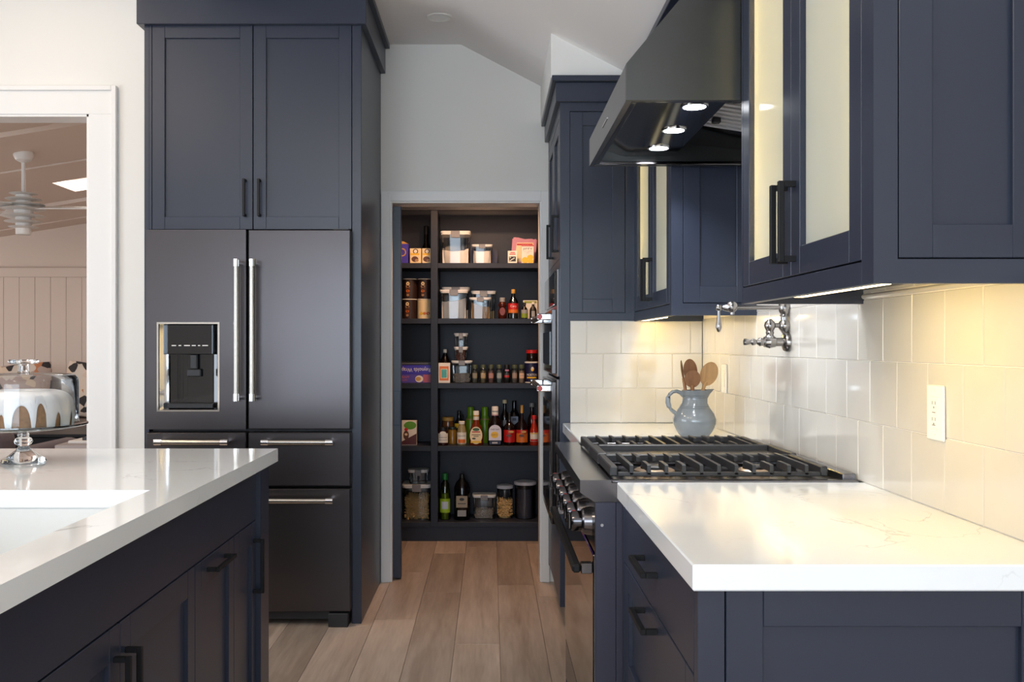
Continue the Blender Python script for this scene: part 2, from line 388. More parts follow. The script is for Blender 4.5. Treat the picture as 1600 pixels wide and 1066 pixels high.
# casing of the living room opening
c2 = B()
box(c2, LX1, LX1+.128, FARY-0.018, FARY, 0, LZ, 0.002); box(c2, LX0, LX1+.128, FARY-0.018, FARY, LZ, LZ+.128, 0.002)
t2 = solo('trim_2', c2, trimp, 'broad white casing around the living room opening', None, kind='structure')
c2 = B()
box(c2, LX1+.124, LX1+.150, FARY-0.030, FARY, 0, LZ+.150, 0.003); box(c2, LX0, LX1+.124, FARY-0.030, FARY, LZ+.124, LZ+.150, 0.003)
obj('back_band', c2, trimp, t2)
c2 = B(); box(c2, LX1-.012, LX1, FARY-.012, FARY+.13, 0, LZ+.0); box(c2, LX0, LX1, FARY-.012, FARY+.13, LZ-.012, LZ)
obj('jamb', c2, trimp, t2)

# ------------------------------------------------------------------ living room beyond the opening
def lz(x): return 3.03+0.16*x
lw = solo('wall_living', bx(-7.2, -1.9, 9.0, 9.1, 0, 3.1), livp, 'living room wall tinted tan for dim light, with vertical boards below a rail', None, kind='structure')
bmesh_b = fin(box(B(), -0.0735, 0.0735, -0.012, 0.0, 0, 1.985, 0.003), 'board')
for k in range(22):
    o = bpy.data.objects.new('board', bmesh_b); COL.objects.link(o); o.parent = lw
    if not o.data.materials: o.data.materials.append(livp)
    o.location = Vector((-5.9+k*0.149, 9.0, 0.0))-ORG[lw]
solo('trim_3', bx(-7.2, -1.9, 8.965, 9.0, 1.90, 1.99, 0.004), livp, 'flat rail on top of the living room boards', None, kind='structure')
solo('wall_living_side', bx(-1.9, -1.8, FARY+.12, 9.1, 0, 3.1), livp, 'plain side wall of the living room', None, kind='structure')
wl = B()
for a in ((FARY+.12, 5.9, 0, 3.35), (8.5, 9.1, 0, 3.35), (5.9, 8.5, 0, 0.7), (5.9, 8.5, 2.3, 3.0)): box(wl, -7.2, -7.08, a[0], a[1], a[2], a[3])
solo('wall_living_left', wl, livp, 'living room wall with a window', None, kind='structure')
SKX0, SKX1, SKY0, SKY1 = -3.35, -2.45, 7.22, 7.62
lc = B()
for x0, x1, y0, y1 in ((-7.2, SKX0, FARY+.12, 9.1), (SKX1, -1.8, FARY+.12, 9.1), (SKX0, SKX1, FARY+.12, SKY0), (SKX0, SKX1, SKY1, 9.1)):
    prism(lc, [(x0, lz(x0)), (x1, lz(x1)), (x1, lz(x1)+.12), (x0, lz(x0)+.12)], 'y', y0, y1)
solo('ceiling_living', lc, livp, 'sloping ceiling of the living room, tinted tan for dim light', None, kind='structure')
solo('window_3', prism(B(), [(SKX0-.02, lz(SKX0)+.13), (SKX1+.02, lz(SKX1)+.13), (SKX1+.02, lz(SKX1)+.16), (SKX0-.02, lz(SKX0)+.16)], 'y', SKY0-.02, SKY1+.02), skylit, 'bright white skylight in the living room ceiling', None, kind='structure')
for y, d, h in ((5.82, .12, .03), (6.72, .10, .012), (7.95, .12, .03), (8.72, .10, .008)):
    solo('trim_beam', prism(B(), [(-7.1, lz(-7.1)-h), (-1.9, lz(-1.9)-h), (-1.9, lz(-1.9)+.02), (-7.1, lz(-7.1)+.02)], 'y', y-d/2, y+d/2), livp, 'shallow painted beam across the living room ceiling', None, kind='structure')

# ------------------------------------------------------------------ pantry room
pn = B()
box(pn, -0.86, -0.80, FARY+.12, 6.42, 0, 2.44); box(pn, 0.60, 0.66, FARY+.12, 6.42, 0, 2.44); box(pn, -0.86, 0.66, 6.36, 6.42, 0, 2.44)
solo('wall_pantry', pn, navys, 'dark painted walls of the pantry', None, kind='structure')
solo('ceiling_pantry', bx(-0.86, 0.66, FARY+.12, 6.42, 2.40, 2.46), ceilp, 'white pantry ceiling', None, kind='structure')
pc = thing('downlight', 'round warm recessed light in the pantry ceiling', 'light', (-0.05, 5.36, 2.385))
obj('trim_ring', lathe(B(), [(0.045, 0.0), (0.065, 0.0), (0.065, 0.013), (0.045, 0.013)], (-0.05, 5.36, 2.386), 24, cap=False), trimp, pc)
SHY = 6.04      # front of the pantry shelves
ST = [1.781, 1.425, 1.011, 0.609, 0.122]
sh = thing('pantry_shelves', 'dark painted built-in pantry shelving filled with food', 'shelving', (-0.1, 6.19, 0))
obj('back_panel', bx(-0.78, 0.585, 6.335, 6.352, 0, 2.39), navys, sh)
for nm, x0, x1 in (('side_panel', -0.795, -0.752), ('divider', -0.381, -0.336), ('side_panel', 0.555, 0.598)):
    obj(nm, bx(x0, x1, SHY, 6.334, 0.09, 2.118, 0.0015), navys, sh)
for z in ST:
    obj('shelf', bx(-0.752, -0.381, SHY+.0005, 6.334, z-0.033, z, 0.0015), navys, sh)
    obj('shelf', bx(-0.336, 0.555, SHY+.0005, 6.334, z-0.033, z, 0.0015), navys, sh)
obj('top_rail', bx(-0.795, 0.598, SHY-.002, 6.06, 2.118, 2.20, 0.0015), navys, sh)
obj('toe_board', bx(-0.795, 0.598, SHY+.006, 6.06, 0.0, 0.089), navys, sh)
# the pantry's pocket door, slid almost wholly into the wall
dr = solo('door_1', bx(-1.29, -0.477, FARY+0.040, FARY+0.080, 0.008, 2.0, 0.002), navy, 'dark painted pocket door slid into the wall beside the pantry', None, kind='structure')
obj('flush_pull', ring(B(), 'my', FARY+.040, (-0.518, -0.481, 0.826, 1.014), (-0.513, -0.486, 0.832, 1.008), 0, .002), mat('dark_bronze', (0.02, 0.03, 0.045), 0.3, metal=0.6), dr)

# ================================================================== FRIDGE WALL
CF = 4.256      # face of the fridge cabinet
fc = thing('fridge_cabinet', 'tall dark cabinet surround with two doors above the refrigerator', 'cabinet', (-1.07, 4.64, 0))
obj('side_panel', bx(-0.623, -0.581, CF, FARY-.002, 0, 2.853, 0.0015), navy, fc)
obj('side_panel', bx(-1.560, -1.537, CF, FARY-.002, 0, 2.853, 0.0015), navy, fc)
obj('carcass', bx(-1.537, -0.623, CF+.022, FARY-.002, 1.79, 2.85), navy, fc)
ff = B(); fbox(ff, 'my', CF, -1.537, -1.527, 1.78, 2.70, -.022, 0); fbox(ff, 'my', CF, -1.537, -0.623, 2.702, 2.85, -.022, 0)
obj('face_frame', ff, navy, fc)
for u0, u1, hu in ((-1.5245, -1.0715, -1.104), (-1.0675, -0.6255, -1.038)):
    d = shaker(fc, 'door', 'my', CF, u0, u1, 1.779, 2.699)
    pull(d, 'my', CF, hu, 1.919)
obj('fascia', bx(-1.586, -0.556, CF-0.026, FARY-.002, 2.697, 2.828, 0.002), navy, fc)
obj('crown', bx(-1.610, -0.533, CF-0.050, FARY-.002, 2.828, 2.852, 0.002), navy, fc)

FY = 4.20       # face of the refrigerator doors
rf = thing('refrigerator', 'black stainless french door refrigerator with water dispenser', 'refrigerator', (-1.077, 4.55, 0))
obj('case', bx(-1.530, -0.626, FY+.085, FARY-.03, 0.07, 1.772), mat('dark_case', (0.03, 0.03, 0.032), 0.5), rf)
D0, D1, Dz0, Dz1 = -1.479, -1.208, 0.965, 1.355    # dispenser opening
ld = obj('door', ring(B(), 'my', FY, (-1.532, -1.087, 0.882, 1.771), (D0, D1, Dz0, Dz1), -.075, 0), bstain, rf)
rd = obj('door', fbox(B(), 'my', FY, -1.077, -0.622, 0.882, 1.771, -.075, 0, 0.004), bstain, rf)
obj('dispenser_bezel', ring(B(), 'my', FY, (D0-.004, D1+.004, Dz0-.004, Dz1+.004), (D0+.004, D1-.004, Dz0+.004, Dz1-.004), -.02, .003), chrome, ld)
for q, k in ((D0, 1), (D1, -1)): obj('dispenser_side', prism(B(), [(q, FY+.004), (q+k*.034, FY+.046), (q+k*.034, FY+.066), (q, FY+.066)], 'z', Dz0+.002, Dz1-.002), chrome, ld)
dv = B(); fbox(dv, 'my', FY, D0+.004, D1-.004, Dz0, Dz1, -.073, -.068)
for k in range(10):
    a = PI*k/10; x = -1.3435+.082*math.cos(a+PI/20)
    fbox(dv, 'my', FY, x-.016, x+.016, Dz0+.03, 1.22, -.067, -.05-.012*math.sin(a))
obj('dispenser_cavity', dv, blackg, ld)
dp = obj('dispenser_controls', fbox(B(), 'my', FY, D0+.034, D1-.034, 1.215, 1.350, -.05, -.022, .003), blackg, ld)
for u, w_ in ((-1.415, .020), (-1.388, .012), (-1.356, .026), (-1.326, .018), (-1.302, .010), (-1.275, .026)): obj('print', fbox(B(), 'my', FY, u-w_/2, u+w_/2, 1.253, 1.257, -.0222, -.0215), whitep, dp)
obj('dispenser_tray', fbox(B(), 'my', FY, D0+.034, D1-.034, Dz0+.008, Dz0+.032, -.06, -.022, .003), blackp, ld)
pd = B(); fbox(pd, 'my', FY, -1.36, -1.30, 1.115, 1.15, -.05, -.03, .004); fbox(pd, 'my', FY, -1.345, -1.315, 1.15, 1.215, -.05, -.03, .003)
obj('dispenser_paddle', pd, blackp, ld)
def bar_handle(parent, a, b, post):
    a, b, post = Vector(a), Vector(b), Vector(post); d = (b-a).normalized()
    h = obj('handle', cyl(B(), a+d*.02, b-d*.02, 0.0125, 20), steel, parent)
    for q, s in ((a, 1), (b, -1)):
        c = q+d*s*.014
        obj('end_cap', cyl(cyl(B(), q, q+d*s*.032, 0.0150, 20), c, c+post, 0.011, 12), chrome, h)
    return h
bar_handle(ld, (-1.1115, FY-.068, 1.012), (-1.1115, FY-.068, 1.634), (0, .068, 0))
bar_handle(rd, (-1.0425, FY-.068, 1.012), (-1.0425, FY-.068, 1.634), (0, .068, 0))
for u0, u1, z0, z1, h0, h1, hz in ((-1.532, -1.087, .629, .868, -1.472, -1.150, .830), (-1.077, -.622, .629, .868, -1.004, -.690, .830), (-1.532, -.622, .070, .617, -1.472, -.690, .573)):
    q = obj('drawer', fbox(B(), 'my', FY, u0, u1, z0, z1, -.075, 0, 0.004), bstain, rf)
    bar_handle(q, (h0, FY-.062, hz), (h1, FY-.062, hz), (0, .062, 0))
ft = B(); box(ft, -1.50, -.64, FY+.035, FY+.07, 0.028, 0.066); obj('kick_grille', ft, blackp, rf)
for x in (-1.50, -0.722): obj('foot', bx(x, x+.09, FY+.0, FY+.09, 0.0, 0.062, .004), blackp, rf)
obj('hinge_cover', bx(-.70, -.632, FY+.01, FY+.10, 1.7725, 1.7775), blackp, rf)

# ================================================================== OVEN CABINET
OX = 0.308      # its face towards the aisle
oc = thing('oven_cabinet', 'tall dark cabinet with wall ovens beside the pantry', 'cabinet', (0.62, 4.6, 0))
obj('carcass', bx(OX+.0215, XR-.002, BACKY+.012, FARY-.02, 0.10, 2.43), navy, oc)
obj('toe_kick', bx(OX+.06, XR-.002, BACKY+.03, FARY-.02, 0.0, 0.10), navy, oc)
sp = B()   # side panel towards the camera with an inset shaker panel
ring(sp, 'my', BACKY, (OX, 0.70, 1.364, 2.43), (0.350, 0.597, 1.398, 2.290), -.012, 0.0); fbox(sp, 'my', BACKY, OX, 0.352, 0.10, 1.364, -.012, 0)
obj('side_panel', sp, navy, oc)
shaker(oc, 'side_door_panel', 'my', BACKY, 0.3525, 0.5945, 1.4005, 2.2875, 0.055, 0.06, rec=.008, t=.012)
ff = B()
for u0, u1, z0, z1 in ((BACKY+.0121, BACKY+.045, .10, 2.33), (FARY-.06, FARY-.02, .10, 2.33), (BACKY+.045, FARY-.06, 2.27, 2.33), (BACKY+.045, FARY-.06, 1.60, 1.64), (BACKY+.045, FARY-.06, .40, .44)):
    fbox(ff, 'mx', OX, u0, u1, z0, z1, -.02, 0)
obj('face_frame', ff, navy, oc)
ym = (BACKY+FARY)/2-.007
for u0, u1, hu in ((BACKY+.048, ym-.0015, ym-.03), (ym+.0015, FARY-.063, ym+.03)):
    d = shaker(oc, 'door', 'mx', OX, u0, u1, 1.643, 2.267)
    pull(d, 'mx', OX, hu-.29 if hu < ym else hu, 1.63+.13, .168)
slab(oc, 'drawer', 'mx', OX, BACKY+.048, FARY-.063, .113, .397)
obj('fascia', bx(0.288, 0.940, BACKY-.022, FARY-.02, 2.328, 2.412, .002), navy, oc)
obj('crown', bx(0.270, 0.940, BACKY-.046, FARY-.02, 2.412, 2.437, .002), navy, oc)
oglass = mat('oven_glass', (0.02, 0.02, 0.022), 0.05, metal=0.0, spec=0.8)
for nm, z0, z1, hz, lab in (('wall_oven', 1.115, 1.598, 1.384, 'black stainless upper oven in the tall cabinet'), ('wall_oven', .442, 1.105, 1.063, 'black stainless lower oven in the tall cabinet')):
    wo = thing(nm, lab, 'oven', (OX+.1, ym, z0))
    y0, y1 = BACKY+.047, FARY-.062
    obj('frame', fbox(B(), 'mx', OX, y0, y1, z0, z1, -.0, .012, .002), bstain2, wo)
    top = z1-.09 if hz > 1.2 else z1-.01
    if hz > 1.2: obj('control_panel', fbox(B(), 'mx', OX, y0+.01, y1-.01, z1-.16, z1-.012, .0125, .022, .002), blackg, wo)
    dz1 = z1-.18 if hz > 1.2 else z1-.012
    dd = obj('door', fbox(B(), 'mx', OX, y0+.01, y1-.01, z0+.012, dz1, .0125, .034, .003), bstain2, wo)
    obj('window', fbox(B(), 'mx', OX, y0+.10, y1-.10, z0+.05, dz1-.10, .0345, .037), oglass, dd)
    hb = obj('handle', cyl(B(), (OX-.083, y0+.012, hz), (OX-.083, y1-.012, hz), .0135, 16), steel, dd)
    for y in (y0+.010, y1-.044): obj('bracket', bx(OX-.099, OX-.0345, y, y+.034, hz-.015, hz+.015, .004), chrome, hb)
    obj('medallion', lathe(B(), [(0, -.003), (.0105, -.003), (.012, 0)], (OX-.086, y0+.0098, hz), 16, axis='y'), redm, hb)

# ================================================================== BACKSPLASH TILES
TL = 0.1524; tmesh = {}
def tile(parent, face, u0, u1, z0, z1, p):
    key = (face, round(u1-u0, 4), round(z1-z0, 4))
    if key not in tmesh:
        tmesh[key] = fin(fbox(B(), face, 0, -(u1-u0)/2+.0009, (u1-u0)/2-.0009, -(z1-z0)/2+.0009, (z1-z0)/2-.0009, .003, .0085, .0014), 'tile')
        tmesh[key].materials.append(tilem)
    o = bpy.data.objects.new('tile', tmesh[key]); COL.objects.link(o)
    o.location = Vector(fmap(face, p, (u0+u1)/2, (z0+z1)/2, random.uniform(-.0004, .0004)))-ORG[parent]
    k = random.uniform(-.006, .006), random.uniform(-.006, .006)
    o.rotation_euler = (k[0], 0, k[1]) if face == 'my' else (0, k[0], k[1])
    o.parent = parent
bs = solo('wall_backsplash', bx(XR-.0092, XR, 1.05, BACKY, 0.9145, 1.90), grout, 'cream square tile backsplash on the range wall', None, kind='structure')
z = 0.915
for r in range(3):
    y = 2.246-TL*8+(TL/2 if r == 1 else 0)
    while y < BACKY:
        a, b = max(y, 1.06), min(y+TL, BACKY-.012)
        if b-a > .015: tile(bs, 'mx', a, b, z, z+TL, XR-.003)
        y += TL
    z += TL
for r in range(3):
    y = 2.246-TL*8+(TL/2 if r == 0 else 0)
    while y < 3.33:
        if y > 2.2: tile(bs, 'mx', y, y+TL, z+.0, z+TL, XR-.003)
        y += TL
    z += TL
obj('liner', bx(XR-.016, XR-.003, 1.06, 2.384, 1.3735, 1.386, .004), tilem, bs)
for k in range(8):
    y = 2.384-TL*(k+1); tile(bs, 'mx', y, y+TL, 1.388, 1.42, XR-.003)
bs2 = solo('wall_backsplash_side', bx(0.3535, XR-.0125, BACKY-.0097, BACKY-.0003, 0.9145, 1.3635), grout, 'cream square tiles on the side of the oven cabinet', None, kind='structure')
z = 0.915
for r in range(3):
    x = 0.424-TL if r != 1 else 0.497-TL
    while x < XR-.013:
        a, b = max(x, .3535), min(x+TL, XR-.013)
        if b-a > .015: tile(bs2, 'my', a, b, z, min(z+TL, 1.3635), BACKY-.0035)
        x += TL
    z += TL

# ================================================================== UPPER CABINETS WITH GLASS DOORS
UX, UZ = 0.635, 1.362
def upper(y0, y1, top, label, shade_stiles, led, panel):
    t = thing('upper_cabinet', label, 'cabinet', ((UX+XR)/2, (y0+y1)/2, UZ))
    fl_z = UZ+.034
    inner = mat('cabinet_interior', (0.22, 0.218, 0.21), 0.5)
    obj('bottom', bx(UX+.021, XR-.003, y0+.02, y1-.02, fl_z, fl_z+.018), navy, t)
    obj('top', bx(UX+.021, XR-.003, y0+.02, y1-.02, top-.02, top), navy, t)
    obj('back', bx(XR-.012, XR-.003, y0+.02, y1-.02, fl_z+.018, top-.02), inner, t)
    obj('lining', bx(UX+.04, XR-.014, y0+.020, y0+.026, fl_z+.018, top-.02), inner, t)
    obj('lining', bx(UX+.04, XR-.014, y1-.026, y1-.020, fl_z+.018, top-.02), inner, t)
    for z in (fl_z+.33, fl_z+.66):
        if z < top-.1: obj('shelf', bx(UX+.06, XR-.014, y0+.028, y1-.028, z, z+.018), inner, t)
    # end panels (they run down as a light rail) and the face frame
    e = B()
    if panel:
        ring(e, 'my', y0, (UX, XR-.003, UZ, top), panel[0], -.02, 0)
    else: fbox(e, 'my', y0, UX, XR-.003, UZ, top, -.02, 0)
    obj('end_panel', e, navy, t)
    if panel:
        r = panel[0]; shaker(t, 'end_door_panel', 'my', y0, r[0]+.0025, r[1]-.0025, r[2]+.0025, r[3]-.0025, panel[1], panel[1], rec=.009)
    obj('end_panel', bx(UX+.0212, XR-.003, y1-.02, y1, UZ, top), navy, t)
    f = B(); a, b = shade_stiles
    fbox(f, 'mx', UX, y0+.0201, y0+a, UZ, top, -.021, 0); fbox(f, 'mx', UX, y1-b, y1, UZ, top, -.021, 0)
    fbox(f, 'mx', UX, y0+a, y1-b, UZ, UZ+.040, -.021, 0, .001); fbox(f, 'mx', UX, y0+a, y1-b, top-.03, top, -.021, 0, .001)
    obj('face_frame', f, navy, t)
    ym = (y0+a+y1-b)/2
    for u0, u1, hu in ((y0+a+.002, ym-.001, ym-.028), (ym+.001, y1-b-.002, ym+.028)):
        d = shaker(t, 'glass_door', 'mx', UX, u0, u1, UZ+.043, top-.033, .055, .058, pm=frost, rec=.013, t=.020)
        pull(d, 'mx', UX, hu, UZ+.155, .168, out=.036, w=.012)
    # warm strips inside, upright behind the end stiles, and the strip under the cabinet
    for y in (y1-.036, y0+.030): obj('inner_led_strip', bx(UX+.024, UX+.030, y, y+.006, fl_z+.03, top-.04), ledw, t)
    h = top-fl_z-.07; zc = (top+fl_z)/2
    for y, pw_, dr_ in ((y1-.040, led[0], PI), (y0+.040, led[1], 0)):
        l = area('inner_led_light', (UX+.034, y, zc), (PI/2, 0, PI if dr_ == PI else 0), .012, h, pw_, (1.0, .68, .22))
        l.rotation_euler = (PI/2, 0, 0) if dr_ == 0 else (PI/2, 0, PI)
    s0, s1 = led[3]
    obj('under_led_strip', bx(UX+.0225, UX+.046, s0, s1, UZ+.0005, UZ+.012, .001), ledw, t)
    area('under_led_light', (UX+.060, (s0+s1)/2, fl_z-.004), (0, -.30, 0), .012, s1-s0, led[2], (1.0, .69, .19))
    return t
NY0, NY1 = 1.564, 2.385
nu = upper(NY0, NY1, 2.30, 'large near upper cabinet with frosted glass doors over the worktop', (.050, .012), (7.5, 1.6, 1.5, (1.60, 2.05)), ((0.675, 0.925, UZ+.040, 2.24), .056))
CY0, CY1 = 3.31, BACKY-.001
cu_ = upper(CY0, CY1, 2.327, 'far corner upper cabinet with frosted glass doors beside the hood', (.035, .03), (6.5, 1.3, 1.0, (3.62, 4.12)), ((0.675, 0.925, UZ+.042, 2.29), .058))
obj('fascia', bx(UX-.02, XR-.003, CY0-.02, CY1-.025, 2.33, 2.40, .002), navy, cu_)
obj('crown', bx(UX-.04, .70, 2.40, CY1-.05, 2.40, 2.425, .002), navy, cu_)

# ================================================================== RANGE HOOD
HY0, HY1, HX = 2.392, 3.288, 0.345
hd = thing('range_hood', 'dark steel canopy range hood with three lit lamps', 'range hood', (0.65, 2.84, 1.88))
HZ0, HZ1 = 1.880, 1.973
def slope_z(x): return HZ1+(x-HX)*1.2
for y0, y1 in ((HY0, HY0+.018), (HY1-.018, HY1)):
    obj('side_panel', prism(B(), [(HX, HZ0), (XR-.004, HZ0), (XR-.004, 2.24), (.5675, 2.24), (HX, HZ1)], 'y', y0, y1), hoodm, hd)
fr = B(); prism(fr, [(HX, HZ0), (HX+.016, HZ0), (HX+.016, HZ1-.004), (.583, 2.24), (.5675, 2.24), (HX, HZ1)], 'y', HY0+.018, HY1-.018)
obj('front_canopy', fr, rangem, hd)
obj('badge', bx(HX-.0015, HX+.001, 2.78, 2.90, 1.925, 1.929), chrome, hd)
rm = B(); box(rm, HX+.016, XR-.004, HY1-.034, HY1-.018, HZ0+.001, HZ0+.012, .002); box(rm, HX+.016, XR-.004, HY0+.018, HY0+.034, HZ0+.001, HZ0+.012, .002); box(rm, HX+.016, HX+.032, HY0+.034, HY1-.034, HZ0+.001, HZ0+.012, .002)
obj('rim', rm, bstain2, hd)
inn = B(); prism(inn, [(HX+.034, 1.9385), (.46, 1.912), (.635, 1.912), (.635, 1.925), (.46, 1.925), (HX+.034, 1.95)], 'y', HY0+.019, HY1-.019)
obj('lamp_panel', inn, bstain2, hd)
obj('liner', prism(B(), [(.636, 1.962), (XR-.005, 1.925), (XR-.005, 1.935), (.636, 1.972)], 'y', HY0+.019, HY1-.019), blackg, hd)
for y0, y1 in ((2.44, 2.945),):
    bf = obj('baffle_filter', prism(B(), [(.64, 1.950), (.93, 1.905), (.93, 1.915), (.64, 1.960)], 'y', y0, y1), blackp, hd)
    for k in range(12):
        y = y0+.010+k*(y1-y0-.012)/12
        obj('baffle', prism(B(), [(.645, 1.940), (.925, 1.8965), (.925, 1.904), (.645, 1.948)], 'y', y, y+.022), bafflem, bf)
    for y in (2.56, 2.80): obj('latch', bx(.66, .685, y, y+.02, 1.918, 1.936, .003), blackp, bf)
for y in (2.575, 2.86, 3.12):
    lp = obj('lamp', lathe(B(), [(.031, .002), (.037, .002), (.038, .0065), (.031, .0065)], (.557, y, 1.9055), 24, cap=False), chrome, hd)
    obj('bulb', lathe(B(), [(0, 0), (.031, 0), (.031, .004)], (.557, y, 1.907), 24), puck, lp)
    d = bpy.data.lights.new('hood_light', 'SPOT'); d.energy = 11; d.color = (.95, .97, 1.0); d.spot_size = 2.2; d.spot_blend = .6; d.shadow_soft_size = .02
    o = bpy.data.objects.new('hood_light', d); COL.objects.link(o); o.location = (.557, y, 1.900)

# ================================================================== RANGE
RY0, RY1 = 2.374, 3.296
RXF = 0.264
rg = thing('range', 'black stainless gas range with two cast iron grates', 'range', (0.6, 2.835, 0))
obj('body', bx(RXF+.0305, .935, RY0+.0125, RY1-.0125, 0.10, 0.863), rangem, rg)
for y0, y1 in ((RY0+.003, RY0+.0124), (RY1-.0124, RY1-.003)): obj('side_sheet', bx(RXF+.053, .935, y0, y1, .10, .863), mat('range_side', (.06, .06, .085), .3, metal=.6), rg)
for y in (RY0, RY1-.012): obj('side_trim', bx(RXF, RXF+.052, y, y+.012, 0.08, 0.8635, .001), mat('range_side', (.06, .06, .085), .3, metal=.6), rg)
obj('screw', lathe(B(), [(0, -.003), (.004, -.003), (.005, 0)], (RXF+.017, RY0+.0, .806), 12, axis='y'), chrome, rg)
obj('toe_panel', bx(RXF+.06, .935, RY0+.01, RY1-.01, .0, .10), blackp, rg)
obj('front_ledge', prism(B(), [(.226, .919), (.305, .919), (.305, .864), (.262, .864), (.226, .888)], 'y', RY0, RY1), rangem, rg)
tp = B(); box(tp, .305, .928, RY0, RY1, .864, .912)
box(tp, .305, .928, RY0, RY0+.022, .912, .919, .002); box(tp, .305, .928, RY1-.022, RY1, .912, .919, .002); box(tp, .895, .928, RY0+.022, RY1-.022, .912, .932, .002)
obj('cooktop', tp, rangem, rg)
obj('control_panel', bx(RXF, RXF+.03, RY0+.012, RY1-.012, .735, .863), bstain2, rg)
for y in (2.48, 2.62, 2.76, 2.91, 3.05, 3.20):
    k = obj('knob', lathe(B(), [(0, -.052), (.024, -.052), (.0265, -.048), (.0265, -.026), (.030, -.024)], (RXF, y, .797), 24, axis='x'), knobm, rg)
    obj('bezel', lathe(B(), [(.030, -.024), (.034, -.020), (.038, 0), (.030, 0)], (RXF, y, .797), 24, axis='x', cap=False), rangem, k)
    obj('grip', bx(RXF-.060, RXF-.052, y-.006, y+.006, .776, .818, .002), knobm, k)
    obj('marker', bx(RXF-.049, RXF-.040, y-.002, y+.002, .8232, .8245), redm, k)
od = obj('oven_door', bx(RXF-.004, RXF+.029, RY0+.014, RY1-.014, .245, .728, .003), mat('mirror_black_steel', (.42, .40, .39), .04, metal=1.0), rg)
hh = obj('handle', bx(.208, .230, 2.395, 3.262, .680, .702, .005), blackm, od)
for y in (2.395, 3.232): obj('bracket', bx(.2305, RXF-.0045, y, y+.030, .678, .704, .002), rangem, hh)
obj('lower_drawer', bx(RXF-.002, RXF+.029, RY0+.014, RY1-.014, .105, .238, .003), rangem, rg)
GZ = 0.951
def grate(y0, y1):
    x0, x1 = .308, .868
    bm = B()
    box(bm, x0, x0+.020, y0, y1, .921, GZ-.004, .003); box(bm, x1-.018, x1, y0, y1, .921, GZ-.004, .003)
    box(bm, x0+.020, x1-.018, y1-.014, y1, .925, GZ-.004, .003)
    box(bm, x0+.020, x1-.018, y0, y0+.012, .921, .932, .002)
    g = obj('grate', bm, iron, rg)
    n = 11; ym = (y0+y1)/2; f = None
    for k in range(n):
        x = x0+.055+k*(x1-x0-.11)/(n-1); w_ = .0046
        full = k in (0, 4, 5, 6, 10)
        def fing(a, b):
            prism(f, [(a, .926 if a == y0 else GZ-.014), (a, GZ-.002), (a+.006, GZ), (b-.006, GZ), (b, GZ-.004), (b, GZ-.016 if b != y1 else .928), ((b-.014) if b == y1 else b-.012, GZ-.018), (a+.014, GZ-.018), (a+.012, .926 if a == y0 else GZ-.014)], 'x', x-w_, x+w_)
        for a, b in (((y0, y1),) if full else ((y0, ym-.045), (ym+.045, y1))):
            f = B(); fing(a, b); obj('finger', f, iron, g)
    return g
grate(2.425, 2.700); grate(2.945, 3.220)
obj('griddle_cover', bx(.335, .862, 2.716, 2.930, .9125, .934, .004), rangem, rg)
gr = B(); box(gr, .308, .335, 2.705, 2.940, .915, .949, .003); box(gr, .862, .878, 2.705, 2.940, .915, .949, .003); box(gr, .335, .862, 2.926, 2.940, .915, .949, .003)
obj('griddle_frame', gr, iron, rg)
brass = mat('burner_brass', (.50, .36, .24), .35, metal=.8)
for y in (2.56, 3.08):
    for x, r in ((.445, .052), (.715, .042)):
        b = obj('burner', lathe(B(), [(r*1.05, 0), (r*1.05, .008), (r*.9, .012), (0, .012)], (x, y, .9125), 24), brass, rg)
        obj('burner_cap', lathe(B(), [(0, .012), (r*.72, .012), (r*.72, .018), (r*.6, .021), (0, .021)], (x, y, .9125), 24), iron, b)

# ================================================================== BASE CABINETS AND WORKTOPS ON THE RIGHT
BX = 0.333
BY0, BY1 = 1.514, 2.366
bc = thing('base_cabinet', 'dark blue drawer base cabinet under the near worktop', 'cabinet', (.64, 1.94, 0))
obj('carcass', bx(BX+.021, XR-.002, BY0+.021, BY1, .10, .8715), navy, bc)
obj('toe_kick', bx(BX+.07, XR-.002, BY0+.021, BY1, 0, .10), navy, bc)
f = B()
fbox(f, 'mx', BX, BY0+.0211, BY0+.028, .10, .8715, -.021, 0); fbox(f, 'mx', BX, BY1-.022, BY1, .10, .8715, -.021, 0, .001)
fbox(f, 'mx', BX, BY0+.028, BY1-.022, .863, .8715, -.021, 0); fbox(f, 'mx', BX, BY0+.028, BY1-.022, .10, .125, -.021, 0)
obj('face_frame', f, navy, bc)
d = slab(bc, 'drawer', 'mx', BX, BY0+.031, BY1-.025, .7205, .8605); pull(d, 'mx', BX, 1.96, .80, .165, False)
d = shaker(bc, 'drawer', 'mx', BX, BY0+.031, BY1-.025, .428, .7175, .066, .058); pull(d, 'mx', BX, 1.96, .687, .165, False)
d = shaker(bc, 'drawer', 'mx', BX, BY0+.031, BY1-.025, .128, .425, .066, .058); pull(d, 'mx', BX, 1.96, .395, .165, False)
e = B(); ring(e, 'my', BY0, (BX, XR-.002, .10, .8715), (.3755, .915, .125, .87), -.021, 0)
obj('end_frame', e, navy, bc)
shaker(bc, 'end_panel', 'my', BY0, .378, .9125, .128, .8675, .060, .060)
CT0, CT1 = .872, .914
solo('worktop', bx(.3185, XR-.0045, 1.484, 2.371, CT0, CT1, .0025), quartzm, 'white quartz worktop nearest the camera, right of the aisle', 'worktop', 'white quartz worktops')
bk = thing('base_cabinet', 'dark base cabinet under the far worktop behind the range', 'cabinet', (.64, 3.73, 0))
obj('carcass', bx(BX+.021, XR-.002, 3.302, BACKY-.014, .10, .8715), navy, bk)
obj('toe_kick', bx(BX+.07, XR-.002, 3.302, BACKY-.014, 0, .10), navy, bk)
